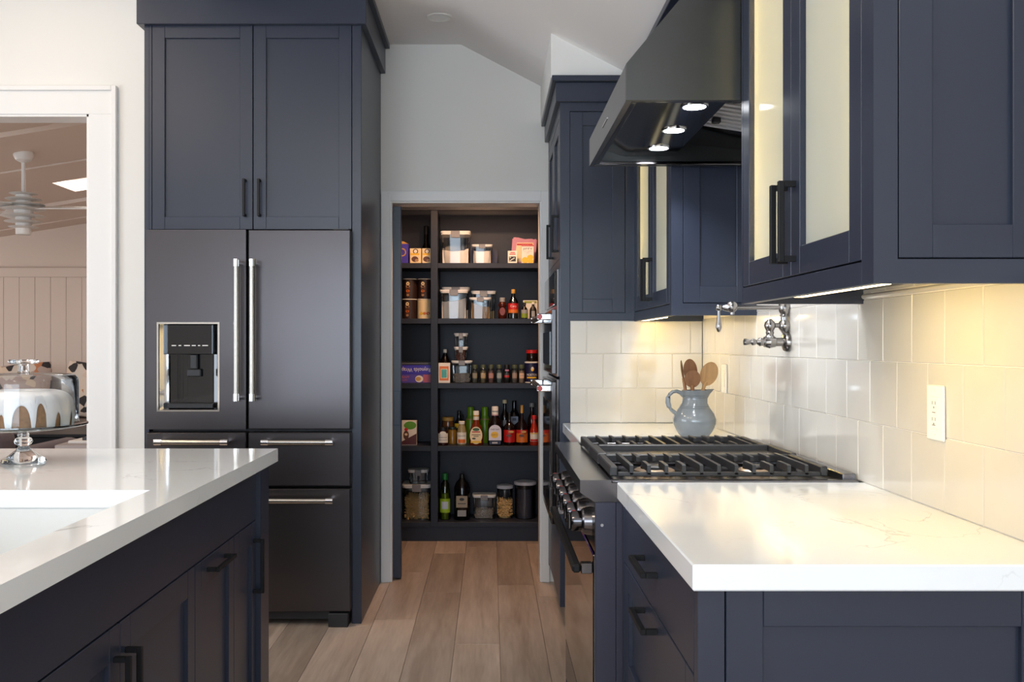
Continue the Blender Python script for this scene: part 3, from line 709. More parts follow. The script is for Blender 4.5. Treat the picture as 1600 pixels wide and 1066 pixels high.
shaker(bk, 'door', 'mx', BX, 3.33, 3.74, .13, .69); shaker(bk, 'door', 'mx', BX, 3.743, BACKY-.03, .13, .69)
d = slab(bk, 'drawer', 'mx', BX, 3.33, BACKY-.03, .70, .86); pull(d, 'mx', BX, 3.74, .80, .165, False)
solo('worktop', bx(.3185, XR-.0045, 3.301, BACKY-.0135, CT0, CT1, .0025), quartzm, 'white quartz worktop in the far corner under the jug', 'worktop', 'white quartz worktops')

# ================================================================== ISLAND
IX, IY1 = -0.745, 3.11
il = thing('island_cabinets', 'dark island cabinets with a wide false front below the sink top', 'cabinet', (-1.3, 1.9, 0))
obj('carcass', bx(-1.92, IX-.021, 0.30, 3.105, .10, .66), navy, il)
obj('back_panel', bx(-1.93, IX-.021, 3.085, 3.1105, .10, .8715), navy, il)
obj('toe_kick', bx(-1.86, IX-.08, .36, 3.05, 0, .10), navy, il)
obj('corner_post', bx(IX-.02, -.730, 3.004, 3.112, .0, .8715, .0015), navy, il)
slab(il, 'false_front', 'px', IX, .30, 3.003, .7045, .8715)
f = B()
for u0, u1 in ((2.379, 2.383), (2.742, 2.746), (1.415, 1.42), (.30, .32)): fbox(f, 'px', IX, u0, u1, .10, .70, -.022, -.001)
fbox(f, 'px', IX, .30, 3.003, .10, .125, -.021, 0)
obj('face_frame', f, navy, il)
for nm, u0, u1, hu, hz, vert in (('pull_out_front', 2.7455, 3.0015, 2.970, .563, True), ('bin_front', 2.3835, 2.7425, 2.566, .668, False), ('door', 1.9015, 2.3785, 1.930, .557, True), ('door', 1.4215, 1.8985, 1.870, .557, True), ('door', .9, 1.414, .94, .557, True)):
    d = shaker(il, nm, 'px', IX, u0, u1, .128, .7005, .052, .066)
    pull(d, 'px', IX, hu, hz, .170, vert)
SX1, SY0, SY1, SX0 = -.808, 1.40, 2.245, -1.27
iw = B()
V = []
for z in (CT0, CT1):
    for q in ((-1.95, -.706, .26, 3.14), (SX0, SX1, SY0, SY1)):
        for u, v in ((q[0], q[2]), (q[1], q[2]), (q[1], q[3]), (q[0], q[3])): V.append(iw.verts.new((u, v, z)))
for k in range(4):
    j = (k+1) % 4
    iw.faces.new((V[k], V[j], V[4+j], V[4+k])); iw.faces.new((V[8+k], V[8+j], V[12+j], V[12+k])); iw.faces.new((V[k], V[j], V[8+j], V[8+k])); iw.faces.new((V[4+k], V[4+j], V[12+j], V[12+k]))
solo('worktop', iw, quartzm, 'white quartz island worktop with the sink cut out', 'worktop', 'white quartz worktops')
sk = B(); ring_ = B()
o_, i_ = .012, .0
zt, zb = CT0-.0005, .675
def loop(x0, x1, y0, y1, z): return [sk.verts.new(p) for p in ((x0, y0, z), (x1, y0, z), (x1, y1, z), (x0, y1, z))]
L1 = loop(SX0-.03, SX1+.03, SY0-.03, SY1+.03, zt); L2 = loop(SX0-.004, SX1+.004, SY0-.004, SY1+.004, zt)
L3 = loop(SX0, SX1, SY0, SY1, zt-.015); L4 = loop(SX0+.01, SX1-.01, SY0+.01, SY1-.01, zb+.02); L5 = loop(SX0+.04, SX1-.04, SY0+.04, SY1-.04, zb)
L6 = loop(SX0-.012, SX1+.012, SY0-.012, SY1+.012, zb-.008); L7 = loop(SX0-.03, SX1+.03, SY0-.03, SY1+.03, zt-.012)
for A, C in ((L1, L2), (L2, L3), (L3, L4), (L4, L5), (L1, L7), (L7, L6)):
    for k in range(4): sk.faces.new((A[k], A[(k+1) % 4], C[(k+1) % 4], C[k]))
sk.faces.new(L5); sk.faces.new(L6)
bmesh.ops.bevel(sk, geom=[e for e in sk.edges if any(v in L4 or v in L5 or v in L3 for v in e.verts)], offset=.008, segments=2, affect='EDGES')
snk = thing('sink', 'white undermount sink in the island worktop', 'sink', ((SX0+SX1)/2, (SY0+SY1)/2, zb))
obj('basin', sk, porcelain, snk)
obj('drain', lathe(B(), [(0, .004), (.02, .003), (.045, .004), (.047, .001)], ((SX0+SX1)/2, (SY0+SY1)/2, zb), 24), chrome, snk)

# ================================================================== THINGS ON THE WORKTOPS AND WALLS
# cake stand on the island
KX, KY = -1.372, 2.775
ks = thing('cake_stand', 'clear glass footed cake stand on the island worktop', 'cake stand', (KX, KY, CT1))
obj('plate', lathe(B(), [(0, .098), (.030, .098), (.130, .0985), (.168, .106), (.176, .110), (.176, .114), (.168, .112), (.150, .1065), (0, .1045)], (KX, KY, CT1), 64), plateg, ks)
obj('stem', lathe(B(), [(0, .001), (.060, .001), (.063, .004), (.060, .009), (.040, .022), (.024, .035), (.016, .043), (.013, .048), (.022, .054), (.026, .062), (.022, .070), (.014, .075), (.017, .080), (.013, .086), (.020, .092), (.030, .0975), (0, .0975)], (KX, KY, CT1), 40), glassm, ks)
dm = thing('cake_dome', 'clear glass dome with a knob over the iced cake', 'dome', (KX, KY, CT1+.113))
obj('shell', lathe(B(), [(.150, .113), (.150, .235), (.147, .248), (.140, .256), (.125, .260), (.060, .262), (.016, .263), (.0, .263)], (KX, KY, CT1), 64, cap=False), domeg, dm)
obj('knob', lathe(B(), [(0, .264), (.017, .264), (.014, .268), (.013, .284), (.016, .288), (.038, .290), (.041, .294), (.041, .299), (.038, .302), (0, .303)], (KX, KY, CT1), 32), glassm, dm)
kk = thing('bundt_cake', 'brown bundt cake dripping with white icing under the dome', 'cake', (KX, KY, CT1+.1065))
def bundt(off, low):
    """ring cake surface; low(a) gives how far the sheet runs down the outside (0..1), None for the closed cake"""
    bm = B(); N, M = 320, 20; rows = []
    for i in range(N):
        a = 2*PI*i/N; fl_ = 1+.018*math.cos(14*a); row = []
        t1 = low(a) if low else 1.0
        for j in range(M+1):
            t = -0.42+(t1+0.42)*j/M         # -0.42 inside the hole, 0 top, 1 outer foot
            if t < 0: ang = PI/2+(-t)*2.2; r = .078+.040*math.cos(ang); z = .062+.038*math.sin(ang)
            elif t < .5: ang = PI/2*(1-t/.5); r = .078+.050*math.cos(ang); z = .062+.038*math.sin(ang)
            else: u = (t-.5)/.5; r = .128+.006*math.sin(u*PI/1.3); z = .062*(1-u)
            r = (r+off*(1 if t > 0 else .2))*fl_ if t > .05 else r
            row.append(bm.verts.new((KX+r*math.cos(a), KY+r*math.sin(a), CT1+.1078+z+off*max(0, min(1, 1-abs(t)*1.4)))))
        rows.append(row)
    for i in range(N):
        A, C = rows[i], rows[(i+1) % N]
        for j in range(M): bm.faces.new((A[j], A[j+1], C[j+1], C[j]))
        if not low: pass
    return bm
obj('crumb', bundt(0, None), cake, kk)
arches = [(-.36, .14, .20), (.03, .080, .33), (.42, .175, .52), (.80, .115, .56), (1.17, .08, .34), (-.78, .12, .36), (-1.2, .1, .5)]+[(1.6+k*.42, random.uniform(.08, .17), random.uniform(.25, .5)) for k in range(8)]
def low(a):
    v = 1.0
    for c, wd, h in arches:
        q = abs((a+PI/2-c+PI) % (2*PI)-PI)/wd
        if q < 1: v = min(v, 1.0-h*math.sqrt(1-q*q)**.7)
    return v
ic = obj('icing', bundt(.0035, low), icing, kk)
md = ic.modifiers.new('thickness', 'SOLIDIFY'); md.thickness = .003; md.offset = 0

# jug with wooden spoons in the far corner
JX, JY = .757, 3.50
jg = thing('jug', 'blue-grey stoneware jug in the far corner of the worktop', 'jug', (JX, JY, CT1+.001))
jb = B()
jp = [(0, 0), (.048, 0), (.052, .004), (.068, .025), (.0785, .052), (.079, .070), (.072, .090), (.058, .110), (.047, .128), (.043, .145), (.044, .160), (.047, .172), (.048, .176), (.045, .176), (.041, .160), (.040, .145), (.044, .128), (.055, .108), (.066, .085), (.066, .06), (.050, .02), (0, .012)]
lathe(jb, jp, (JX, JY, CT1+.001), 48)
for v in jb.verts:      # pull the lip out to a spout on the right
    h = v.co.z-CT1; dx, dy = v.co.x-JX, v.co.y-JY
    if h > .125 and dx > 0:
        k = ((h-.125)/.052)**1.6*max(0, math.cos(math.atan2(dy, dx)))**6
        v.co.x += .026*k; v.co.z += .004*k
obj('body', jb, jugm, jg)
for z, r in ((.112, .0572), (.118, .0538), (.150, .0440), (.157, .0446)):
    obj('band', lathe(B(), [(r-.0005, -.0012), (r+.0012, 0), (r-.0005, .0012)], (JX, JY, CT1+z), 48, cap=False), jugm, jg)
hp = [(JX-.040, .156, .0085), (JX-.052, .167, .0075), (JX-.066, .173, .007), (JX-.080, .171, .007), (JX-.091, .162, .007), (JX-.0975, .148, .007), (JX-.0985, .132, .007), (JX-.094, .116, .007), (JX-.085, .103, .0072), (JX-.074, .094, .008), (JX-.062, .088, .009)]
obj('handle', tube(B(), [(a, JY, CT1+b) for a, b, c in hp], [c for a, b, c in hp], 14, 1.3), jugm, jg)
def spoon(label, m, top, foot, rw, rl, tilt, thick=.006):
    """handle from foot up, bowl centred below top; bowl faces the camera turned by tilt"""
    top, foot = Vector(top), Vector(foot); d = (top-foot).normalized(); c = top-d*rl
    t = thing('wooden_spoon', label, 'spoon', foot, 'wooden spoons in the jug')
    obj('handle', tube(B(), [foot, foot+(c-foot)*.5, c-d*rl*.7], [.005, .0052, .007], 10), m, t)
    bm = B(); bmesh.ops.create_uvsphere(bm, u_segments=20, v_segments=12, radius=1)
    z = d; x = Vector((math.cos(tilt), math.sin(tilt), 0)); x = (x-z*x.dot(z)).normalized(); y = z.cross(x)
    M = Matrix(((x.x, y.x, z.x, c.x), (x.y, y.y, z.y, c.y), (x.z, y.z, z.z, c.z), (0, 0, 0, 1))) @ Matrix.Diagonal((rw, thick, rl, 1))
    for v in bm.verts:
        if v.co.y < 0: v.co.y = -v.co.y*.35*max(0, v.co.x**2+v.co.z**2-.25)-.02   # hollow towards the camera
        v.co = v.co
    bm.transform(M); obj('bowl', bm, m, t)
bz = CT1+.05
spoon('narrow dark wooden spoon seen edge on, leftmost in the jug', spoonw, (.7105, 3.512, CT1+.288), (.738, 3.485, bz), .028, .040, 1.28)
spoon('dark wooden spoon standing at the back of the jug', spoonw, (.748, 3.545, CT1+.292), (.762, 3.512, bz), .027, .044, .1)
spoon('brown wooden spoon with round bowl at the front of the jug', spoonw, (.743, 3.470, CT1+.252), (.752, 3.500, bz), .030, .033, -.05)
spoon('pale wooden spoon leaning right out of the jug', spoonl, (.826, 3.495, CT1+.280), (.745, 3.520, bz), .033, .046, .0)

# pot filler tap over the range
PY, PZ_ = 2.955, 1.268
pf = thing('pot_filler', 'brushed nickel pot filler tap folded against the tiles', 'tap', (XR-.012, PY, PZ_))
wx = XR-.0125
obj('flange', lathe(B(), [(0, 0), (.032, 0), (.032, -.006), (.028, -.014), (.018, -.018), (0, -.018)], (wx, PY, PZ_), 28, axis='x'), nickel, pf)
obj('valve_body', lathe(B(), [(0, -.016), (.0135, -.016), (.0135, -.040), (.0165, -.042), (.0175, -.050), (.0205, -.060), (.0165, -.072), (.0165, -.076), (.012, -.079), (.0135, -.090), (.0095, -.096), (.006, -.100), (0, -.100)], (wx, PY, PZ_), 24, axis='x'), nickel, pf)
obj('lever', lathe(B(), [(0, -.097), (.006, -.099), (.0105, -.107), (.0105, -.113), (.006, -.119), (.008, -.124), (.0105, -.132), (.010, -.140), (0, -.142)], (wx, PY, PZ_), 20, axis='x'), nickel, pf)
obj('riser', lathe(B(), [(.014, .012), (.014, .018), (.011, .022), (.013, .030), (.011, .034), (.016, .044), (.018, .052), (.015, .062), (.009, .068), (.006, .072), (0, .073)], (wx-.058, PY, PZ_), 20), nickel, pf)
obj('link', cyl(B(), (wx-.052, PY, PZ_+.052), (wx-.02, PY, PZ_+.052), .0075, 12), nickel, pf)
obj('column', lathe(B(), [(0, .024), (.006, .024), (.009, .029), (.018, .042), (.020, .052), (.017, .062), (.012, .068), (.012, .078), (.015, .082), (.012, .086), (.017, .095), (.020, .108), (.017, .120), (0, .126)], (wx-.012, PY, PZ_), 24), nickel, pf)
obj('arm', cyl(B(), (wx-.02, PY, PZ_+.108), (wx-.172, PY, PZ_+.108), .0068, 14), nickel, pf)
el = B(); ball(el, (wx-.178, PY, PZ_+.110), .0185, 20); cyl(el, (wx-.176, PY, PZ_+.096), (wx-.176, PY, PZ_+.086), .007, 14)
obj('elbow', el, nickel, pf)
lv = B(); lathe(lv, [(.012, -.006), (.009, -.016), (.006, -.022)], (wx-.185, PY, PZ_+.107), 14, axis='x'); ball(lv, (wx-.218, PY, PZ_+.107), .0105, 14)
lathe(lv, [(.0045, .098), (.0045, .085), (.0085, .055), (.0095, .045), (.006, .036), (.0045, .032), (0, .030)], (wx-.218, PY, PZ_), 16)
obj('spout_lever', lv, nickel, pf)

# wall plates
def plate(label, y, z, kind):
    t = thing('outlet' if kind else 'switch', label, 'outlet' if kind else 'switch', (XR-.012, y, z))
    obj('cover', bx(XR-.0175, XR-.0118, y-.037, y+.037, z-.058, z+.058, .0025), whitep, t)
    ins = obj('insert', bx(XR-.0195, XR-.0176, y-.0165, y+.0165, z-.0335, z+.0335, .0006), whitep, t)
    if kind:
        for dz in (-.017, .017):
            s_ = B()
            for dy in (-.0065, .0065): box(s_, XR-.0200, XR-.0194, y+dy-.001, y+dy+.001, z+dz, z+dz+.007)
            lathe(s_, [(0, -.0003), (.0022, -.0003), (.0022, .0003)], (XR-.0197, y, z+dz-.006), 10, axis='x')
            obj('slot', s_, greyp, ins)
        for dz in (-.027, -.0005): obj('print', bx(XR-.0199, XR-.0194, y-.007, y+.007, z+dz, z+dz+.002), greyp, ins)
    for dz in (-.047, .047): obj('screw', lathe(B(), [(0, -.001), (.002, -.0008), (.0025, 0)], (XR-.0176, y, z+dz), 10, axis='x'), whitep, t)
plate('white double outlet on the tiles above the near worktop', 1.972, 1.118, True)
plate('white switch plate on the tiles behind the jug', 3.755, 1.124, False)

# ceiling downlight of the kitchen
dl = thing('downlight', 'white recessed downlight in the kitchen ceiling', 'light', (-.249, 4.595, 2.8525))
obj('trim_ring', lathe(B(), [(.040, -.001), (.058, -.004), (.062, -.001), (.062, 0)], (-.249, 4.595, CEIL), 32, cap=False), whitep, dl)
obj('lens', lathe(B(), [(0, -.0012), (.041, -.0012), (.041, -.0004)], (-.249, 4.595, CEIL), 28), mat('lamp_lens', (.85, .84, .82), .3), dl)

# ================================================================== LIVING ROOM THINGS
fanw = mat('fan_white', (.70, .66, .62), .4)
FX, FYY = -3.11, 6.29; FZ = lz(FX)
fn = thing('ceiling_fan', 'white ceiling fan with stacked discs in the living room', 'ceiling fan', (FX, FYY, FZ))
obj('canopy', lathe(B(), [(.062, .012), (.062, -.02), (.050, -.045), (.020, -.062), (0, -.062)], (FX, FYY, FZ), 24), fanw, fn)
obj('downrod', cyl(B(), (FX, FYY, FZ-.05), (FX, FYY, 2.265), .013, 12), fanw, fn)
obj('motor', lathe(B(), [(0, 2.27), (.05, 2.268), (.05, 2.20), (.06, 2.19), (.06, 2.13), (.05, 2.12), (.048, 1.995), (.044, 1.990), (0, 1.990)], (FX, FYY, 0), 24), fanw, fn)
for z, r in ((2.262, .085), (2.225, .11), (2.19, .13), (2.16, .14), (2.115, .13), (2.075, .115), (2.04, .09)):
    obj('disc', lathe(B(), [(.045, z-.010), (r, z), (r+.004, z+.002), (r, z+.004), (.045, z-.004)], (FX, FYY, 0), 28, cap=False), fanw, fn)
for a in (.03, 2*PI/3+.1, -2.25):
    bm = B(); box(bm, .10, .62, -.055, .055, -.003, .003)
    bm.transform(Matrix.Translation((FX, FYY, 2.172)) @ Matrix.Rotation(a, 4, 'Z') @ Matrix.Rotation(.25, 4, 'X'))
    obj('blade', bm, fanw, fn)
sof = flat('grey_sofa_cloth', 112, 98, 92, .9); lea = flat('grey_leather', 92, 82, 88, .4)
sf_ = thing('sofa', 'grey sofa against the living room boards', 'sofa', (-4.3, 8.4, 0))
obj('base', bx(-5.6, -3.0, 8.0, 8.9, .12, .42, .03, seg=2), sof, sf_)
obj('seat_cushion', bx(-5.4, -3.2, 7.95, 8.65, .42, .60, .04, seg=2), sof, sf_)
obj('backrest', bx(-5.5, -3.1, 8.65, 8.93, .42, .98, .05, seg=2), sof, sf_)
for x in (-5.6, -3.22): obj('arm', bx(x, x+.22, 7.98, 8.9, .2, .74, .04, seg=2), sof, sf_)
for x in (-5.5, -3.15): obj('leg', bx(x, x+.06, 8.02, 8.08, 0, .12), blackp, sf_)
def cushion(label, x, y, z, c, rot):
    m = mat(label[:24], c, .9); nt = m.node_tree; b = nt.nodes['Principled BSDF']
    v = nt.nodes.new('ShaderNodeTexVoronoi'); v.inputs['Scale'].default_value = 15; tc = nt.nodes.new('ShaderNodeTexCoord'); nt.links.new(tc.outputs['Object'], v.inputs['Vector'])
    sx_ = nt.nodes.new('ShaderNodeSeparateColor'); nt.links.new(v.outputs['Color'], sx_.inputs[0])
    r = nt.nodes.new('ShaderNodeValToRGB'); nt.links.new(sx_.outputs[0], r.inputs[0]); r.color_ramp.interpolation = 'CONSTANT'
    e = r.color_ramp.elements; e[0].color = (*c, 1); e[1].position = .45; e[1].color = (.60, .46, .34, 1)
    n = e.new(.62); n.color = (.03, .025, .025, 1); n = e.new(.72); n.color = (.45, .18, .08, 1); n = e.new(.86); n.color = (.58, .50, .42, 1)
    nt.links.new(r.outputs[0], b.inputs['Base Color'])
    bm = B(); bmesh.ops.create_uvsphere(bm, u_segments=32, v_segments=16, radius=1)
    for q in bm.verts:
        x_, y_, z_ = q.co; k = max(abs(x_), abs(z_), 1e-4)/max(math.hypot(x_, z_), 1e-4)
        q.co = Vector((x_/max(k, .72)*.24 if k > 0 else 0, y_*.08, z_/max(k, .72)*.24))
    bm.transform(Matrix.Translation((x, y, z)) @ Matrix.Rotation(rot, 4, 'Y') @ Matrix.Rotation(-.2, 4, 'X'))
    solo('cushion', bm, m, label, 'cushion', 'patterned cushions on the sofa')
cushion('patterned orange and cream cushion at the right end of the sofa', -3.58, 8.44, .85, (.62, .50, .40), .15)
cushion('patterned dark and cream cushion in the middle of the sofa', -4.16, 8.44, .85, (.40, .30, .26), -.1)
ac = thing('armchair', 'grey leather armchair in front of the sofa', 'armchair', (-3.5, 6.3, 0))
obj('seat', bx(-3.95, -3.10, 6.05, 6.75, .18, .46, .05, seg=3), lea, ac)
obj('backrest', bx(-3.98, -3.02, 5.80, 6.06, .18, .72, .07, seg=3), lea, ac)
for x in (-4.06, -3.06): obj('arm', bx(x, x+.14, 5.9, 6.75, .18, .60, .05, seg=3), lea, ac)
for x in (-3.95, -3.12):
    for y in (5.9, 6.65): obj('leg', bx(x, x+.05, y, y+.05, 0, .18), blackp, ac)
ct = thing('console_table', 'low black cabinet in front of the living room sofa', 'cabinet', (-3.2, 7.2, 0))
obj('top', bx(-4.0, -2.3, 6.93, 7.47, .575, .60, .004), blackp, ct)
obj('body', bx(-3.97, -2.33, 6.95, 7.45, .08, .5745, .004), blackp, ct)
for x in (-3.9, -2.45):
    for y in (7.0, 7.36): obj('leg', bx(x, x+.05, y, y+.05, 0, .08), blackp, ct)
st = thing('side_table', 'pale grey table just beyond the living room opening', 'table', (-2.4, 5.75, 0))
obj('tabletop', prism(B(), [(-2.50, 5.42), (-2.0, 5.42), (-2.0, 6.40), (-2.58, 6.40)], 'z', .655, .68), flat('pale_grey_top', 150, 138, 134, .5), st)
for x, y in ((-2.48, 5.46), (-2.06, 5.46), (-2.06, 6.32), (-2.52, 6.32)): obj('leg', bx(x, x+.04, y, y+.04, 0, .655), blackp, st)
bk_ = thing('book', 'thin white book lying on the pale grey table', 'book', (-2.30, 5.60, .68))
obj('cover', bx(-2.47, -2.20, 5.52, 5.70, .6805, .690, .001), flat('book_white', 206, 196, 190), bk_)
obj('pages', bx(-2.468, -2.202, 5.521, 5.699, .6903, .696), flat('book_pages', 220, 210, 200), bk_)
solo('remote_control', bx(-2.40, -2.21, 5.55, 5.60, .6965, .712, .003), blackp, 'black remote control lying on the white book', 'remote control')

# ================================================================== PANTRY FOOD
def PXx(x, y=6.13): return (x-766)*y/1475
def PW(p, y=6.13): return p*y/1475
Wt = flat('print_white', 232, 226, 214); Rd = flat('print_red', 190, 26, 24); Yl = flat('print_yellow', 236, 186, 30); Gn = flat('print_green', 96, 160, 40)
Br = flat('print_brown', 92, 50, 28); Nv = flat('print_navy', 26, 26, 62); Cr = flat('print_cream', 236, 214, 168); Bk = flat('print_black', 22, 20, 20)
Or = flat('print_orange', 214, 112, 36); Pu = flat('print_blue_violet', 62, 48, 168); Tl = flat('print_teal', 70, 164, 160); Pk = flat('print_pink', 196, 130, 150)
Gd = flat('print_gold', 196, 150, 70); Tn = flat('print_tan', 170, 130, 92); Gy = flat('print_grey', 150, 150, 150)
def arc(parent, name, m, x, y, r, z0, z1, half=1.2, grow=.0007, r1=None):
    """label wrapped around the front of a bottle"""
    return obj(name, lathe(B(), [(r+grow, z0), ((r1 or r)+grow, z1)], (x, y, 0), 16, a0=-PI/2-half, a1=-PI/2+half), m, parent)
def disc(parent, name, m, x, y, z, rx, rz, ang=0, tri=20):
    bm = B(); bm.faces.new([bm.verts.new((x+rx*math.cos(2*PI*k/tri), y, z+rz*math.sin(2*PI*k/tri))) for k in range(tri)])
    return obj(name, bm, m, parent)
def quad(parent, name, m, x0, x1, y, z0, z1): return obj(name, bx(x0, x1, y, y+.0006, z0, z1), m, parent)
def bottle(name, label, cat, px, half, top, z, ys, m, cap, prof, group=None, capm=None, fill=None):
    """prof: (radius/half width, height/total) pairs; cap: how much of the height the cap takes"""
    r = PW(half, ys); x = PXx(px, ys); H = top
    t = thing(name, label, cat, (x, ys, z), group)
    obj('body', lathe(B(), [(0, 0)]+[(r*a, H*b) for a, b in prof]+[(0, H*prof[-1][1])], (x, ys, z+.0005), 20), m, t)
    if cap: obj('cap', lathe(B(), [(0, H*cap[1])]+[(r*cap[0], H*cap[1]), (r*cap[0], H*.985), (r*cap[0]*.9, H), (0, H)], (x, ys, z+.0008), 16), capm or Bk, t)
    return t, x, ys, r
PB = [(.92, 0), (1, .02), (1, .52), (.85, .62), (.42, .74), (.36, .80), (.36, .9)]          # sauce bottle
PWI = [(.92, 0), (1, .02), (1, .58), (.9, .64), (.45, .74), (.36, .80), (.36, .97)]        # wine bottle
PJ = [(.92, 0), (1, .03), (1, .76), (.85, .83), (.8, .86)]                                  # jar
def rbox(bm, x0, x1, y0, y1, z0, z1, rad, taper=1.0):
    """upright box with rounded corners"""
    t = B(); cx, cy = (x0+x1)/2, (y0+y1)/2; pts = []
    for qx, qy, a in ((x1-rad, y1-rad, 0), (x0+rad, y1-rad, PI/2), (x0+rad, y0+rad, PI), (x1-rad, y0+rad, 1.5*PI)):
        for k in range(4): pts.append((qx+rad*math.cos(a+PI/6*k), qy+rad*math.sin(a+PI/6*k)))
    lo = [bm.verts.new((cx+(p[0]-cx)*taper, cy+(p[1]-cy)*taper, z0)) for p in pts]; hi = [bm.verts.new((p[0], p[1], z1)) for p in pts]
    bm.faces.new(lo); bm.faces.new(hi); n = len(pts)
    for k in range(n): bm.faces.new((lo[k], lo[(k+1) % n], hi[(k+1) % n], hi[k]))
    t.free(); return bm
def container(label, p0, p1, H, z, yf, fillm=None, fill=0.0, slope=0.0, grains=None, depth=None, tall_lid=.10, lidm=None, group='clear storage containers with white lids', latch=True):
    x0, x1 = PXx(p0, yf), PXx(p1, yf); W_ = x1-x0; D_ = depth or min(W_, .20); y0, y1 = yf, min(yf+D_, 6.33)
    lh = max(.012, H*tall_lid)
    t = thing('storage_container', label, 'container', ((x0+x1)/2, (y0+y1)/2, z), group)
    bm = rbox(B(), x0+.006, x1-.006, y0+.006, y1-.006, z+.001, z+H-lh, min(.02, W_*.2), .92); obj('body', bm, clear, t)
    lid = obj('lid', rbox(rbox(B(), x0, x1, y0, y1, z+H-lh*.55, z+H, min(.022, W_*.22)), x0+.003, x1-.003, y0+.003, y1-.003, z+H-lh-.001, z+H-lh*.56, min(.022, W_*.22)), lidm or whitep, t)
    if latch:
        xm = (x0+x1)/2; obj('latch', bx(xm-W_*.15, xm+W_*.15, y0-.006, y0+.001, z+H-lh*2.1, z+H+.0008, .002), greyp, t)
    if fillm:
        a0, a1, b0, b1 = x0+.014, x1-.014, y0+.014, y1-.014
        if grains:
            g = B(); n, kind = grains; tw = .94
            box(g, a0+.01, a1-.01, b0+.012, b1-.01, z+.004, z+fill*H*.85)
            for _ in range(n):
                f = random.random(); hz = z+.007+f*(fill*H-.007); fr = random.random() < .7
                c = Vector((random.uniform(a0+.004, a1-.004), b0+.003+random.random()*.006 if fr else random.uniform(b0, b1), hz if fr else z+fill*H))
                if kind == 'bean': ball(g, c, random.uniform(.0035, .005), 6, (1.3, 1, .9))
                else:
                    d = Vector((random.uniform(-1, 1), random.uniform(-.15, .15), random.uniform(-.7, .7))).normalized()*.018
                    c.x = min(max(c.x, a0+.018), a1-.018); c.z = min(max(c.z, z+.016), z+fill*H); tube(g, [c-d, c+d], .0048, 6)
            obj('contents', g, fillm, t, kind='stuff')
        else:
            N = 12; g = B(); lo = [[None]*(N+1) for _ in range(2)]
            up = []
            for j in range(2):
                yy = (b0, b1)[j]; up.append([(g.verts.new((a0+(a1-a0)*i/N, yy, z+.003)), g.verts.new((a0+(a1-a0)*i/N, yy, z+fill*H+slope*(i/N-.5)*H-.06*H*math.sin(PI*i/N)*(1-j)+random.uniform(-.003, .003)))) for i in range(N+1)])
            for i in range(N):
                for j in range(2): g.faces.new((up[j][i][0], up[j][i+1][0], up[j][i+1][1], up[j][i][1]))
                g.faces.new((up[0][i][1], up[0][i+1][1], up[1][i+1][1], up[1][i][1])); g.faces.new((up[0][i][0], up[0][i+1][0], up[1][i+1][0], up[1][i][0]))
            for i in (0, N): g.faces.new((up[0][i][0], up[0][i][1], up[1][i][1], up[1][i][0]))
            obj('contents', g, fillm, t)
    return t
def carton(name, label, cat, p0, p1, H, z, yf, m, depth=.06, group=None):
    x0, x1 = PXx(p0, yf), PXx(p1, yf); t = thing(name, label, cat, ((x0+x1)/2, yf+depth/2, z), group)
    obj('box', bx(x0, x1, yf, yf+depth, z+.0005, z+H, .001), m, t); return t, x0, x1
flour = mat('flour', (.78, .70, .62), .95); sugar = mat('brown_sugar', (.55, .33, .16), .95, noise=.15, nscale=120)
pasta = mat('pasta', (.60, .38, .15), .6); bean = mat('pale_beans', (.45, .33, .25), .6, noise=.4, nscale=40); redbean = mat('red_beans', (.22, .06, .03), .5, noise=.3, nscale=40)
U = 1/241.
# --- top shelf
z = ST[0]; y = 6.10
t, a, b = carton('canister', 'blue-violet tin with a gold ring at the left of the top shelf', 'tin', 618, 638, 31*U, z, y, Pu, .07)
obj('lid', prism(B(), [(a, z+31*U), (b, z+31*U), ((a+b)/2+.01, z+35*U), (a+.02, z+35*U)], 'y', y+.004, y+.06), Gd, t)
rg_ = B(); lathe(rg_, [(.020, 0), (.027, 0), (.027, .0006), (.020, .0006)], (a+.042, y-.0008, z+.074), 24, axis='y', cap=False); obj('gold_ring', rg_, Gd, t)
for p0, p1, w_ in ((640.5, 658, 'left one of the two cream cartons printed with nuts on the top shelf'), (659.5, 675.2, 'right one of the two cream cartons printed with nuts, before the dark bottle')):
    t, a, b = carton('carton', w_, 'carton', p0, p1, 24*U, z, y, Cr, .045, 'cream cartons on the top shelf'); c = (a+b)/2
    disc(t, 'badge', Br, c, y-.0004, z+.080, .017, .017); disc(t, 'badge_centre', Wt, c, y-.0008, z+.080, .011, .011)
    quad(t, 'band', Yl, a+.003, b-.012, y-.0006, z+.056, z+.068); disc(t, 'nuts', Br, c-.004, y-.0006, z+.030, .022, .018); disc(t, 'nuts', Tn, c+.008, y-.0009, z+.022, .012, .009)
t, x, yy, r = bottle('bottle', 'tall dark bottle behind the cream cartons', 'bottle', 666, 7.4, 62*U, z, 6.22, flat('dark_glass', 20, 10, 8, .08), (.52, .80), [(.9, 0), (1, .02), (1, .38), (.8, .48), (.5, .56), (.46, .92)], capm=blackp)
container('largest clear flour container on the top shelf', 688, 735, 51*U, z, 6.09, flour, .44, .03, depth=.19)
bag = B()
container('squat clear container of flour, right of the largest one, top shelf', 736.5, 770, 30*U, z, 6.09, flour, .70, .0, depth=.13)
bm = prism(B(), [(PXx(734), z), (PXx(777), z), (PXx(777.5), z+.075), (PXx(776), z+.10), (PXx(752), z+.135), (PXx(737), z+.140), (PXx(734), z+.10)], 'y', 6.245, 6.29)
solo('bag', bm, Nv, 'dark navy bag behind the squat flour container', 'bag')
t, a, b = carton('carton', 'small white box with red print on the top shelf', 'carton', 793.5, 808, 20*U, z, 6.09, Wt, .04)
quad(t, 'print', Bk, a+.008, b-.008, 6.0895, z+.014, z+.046)
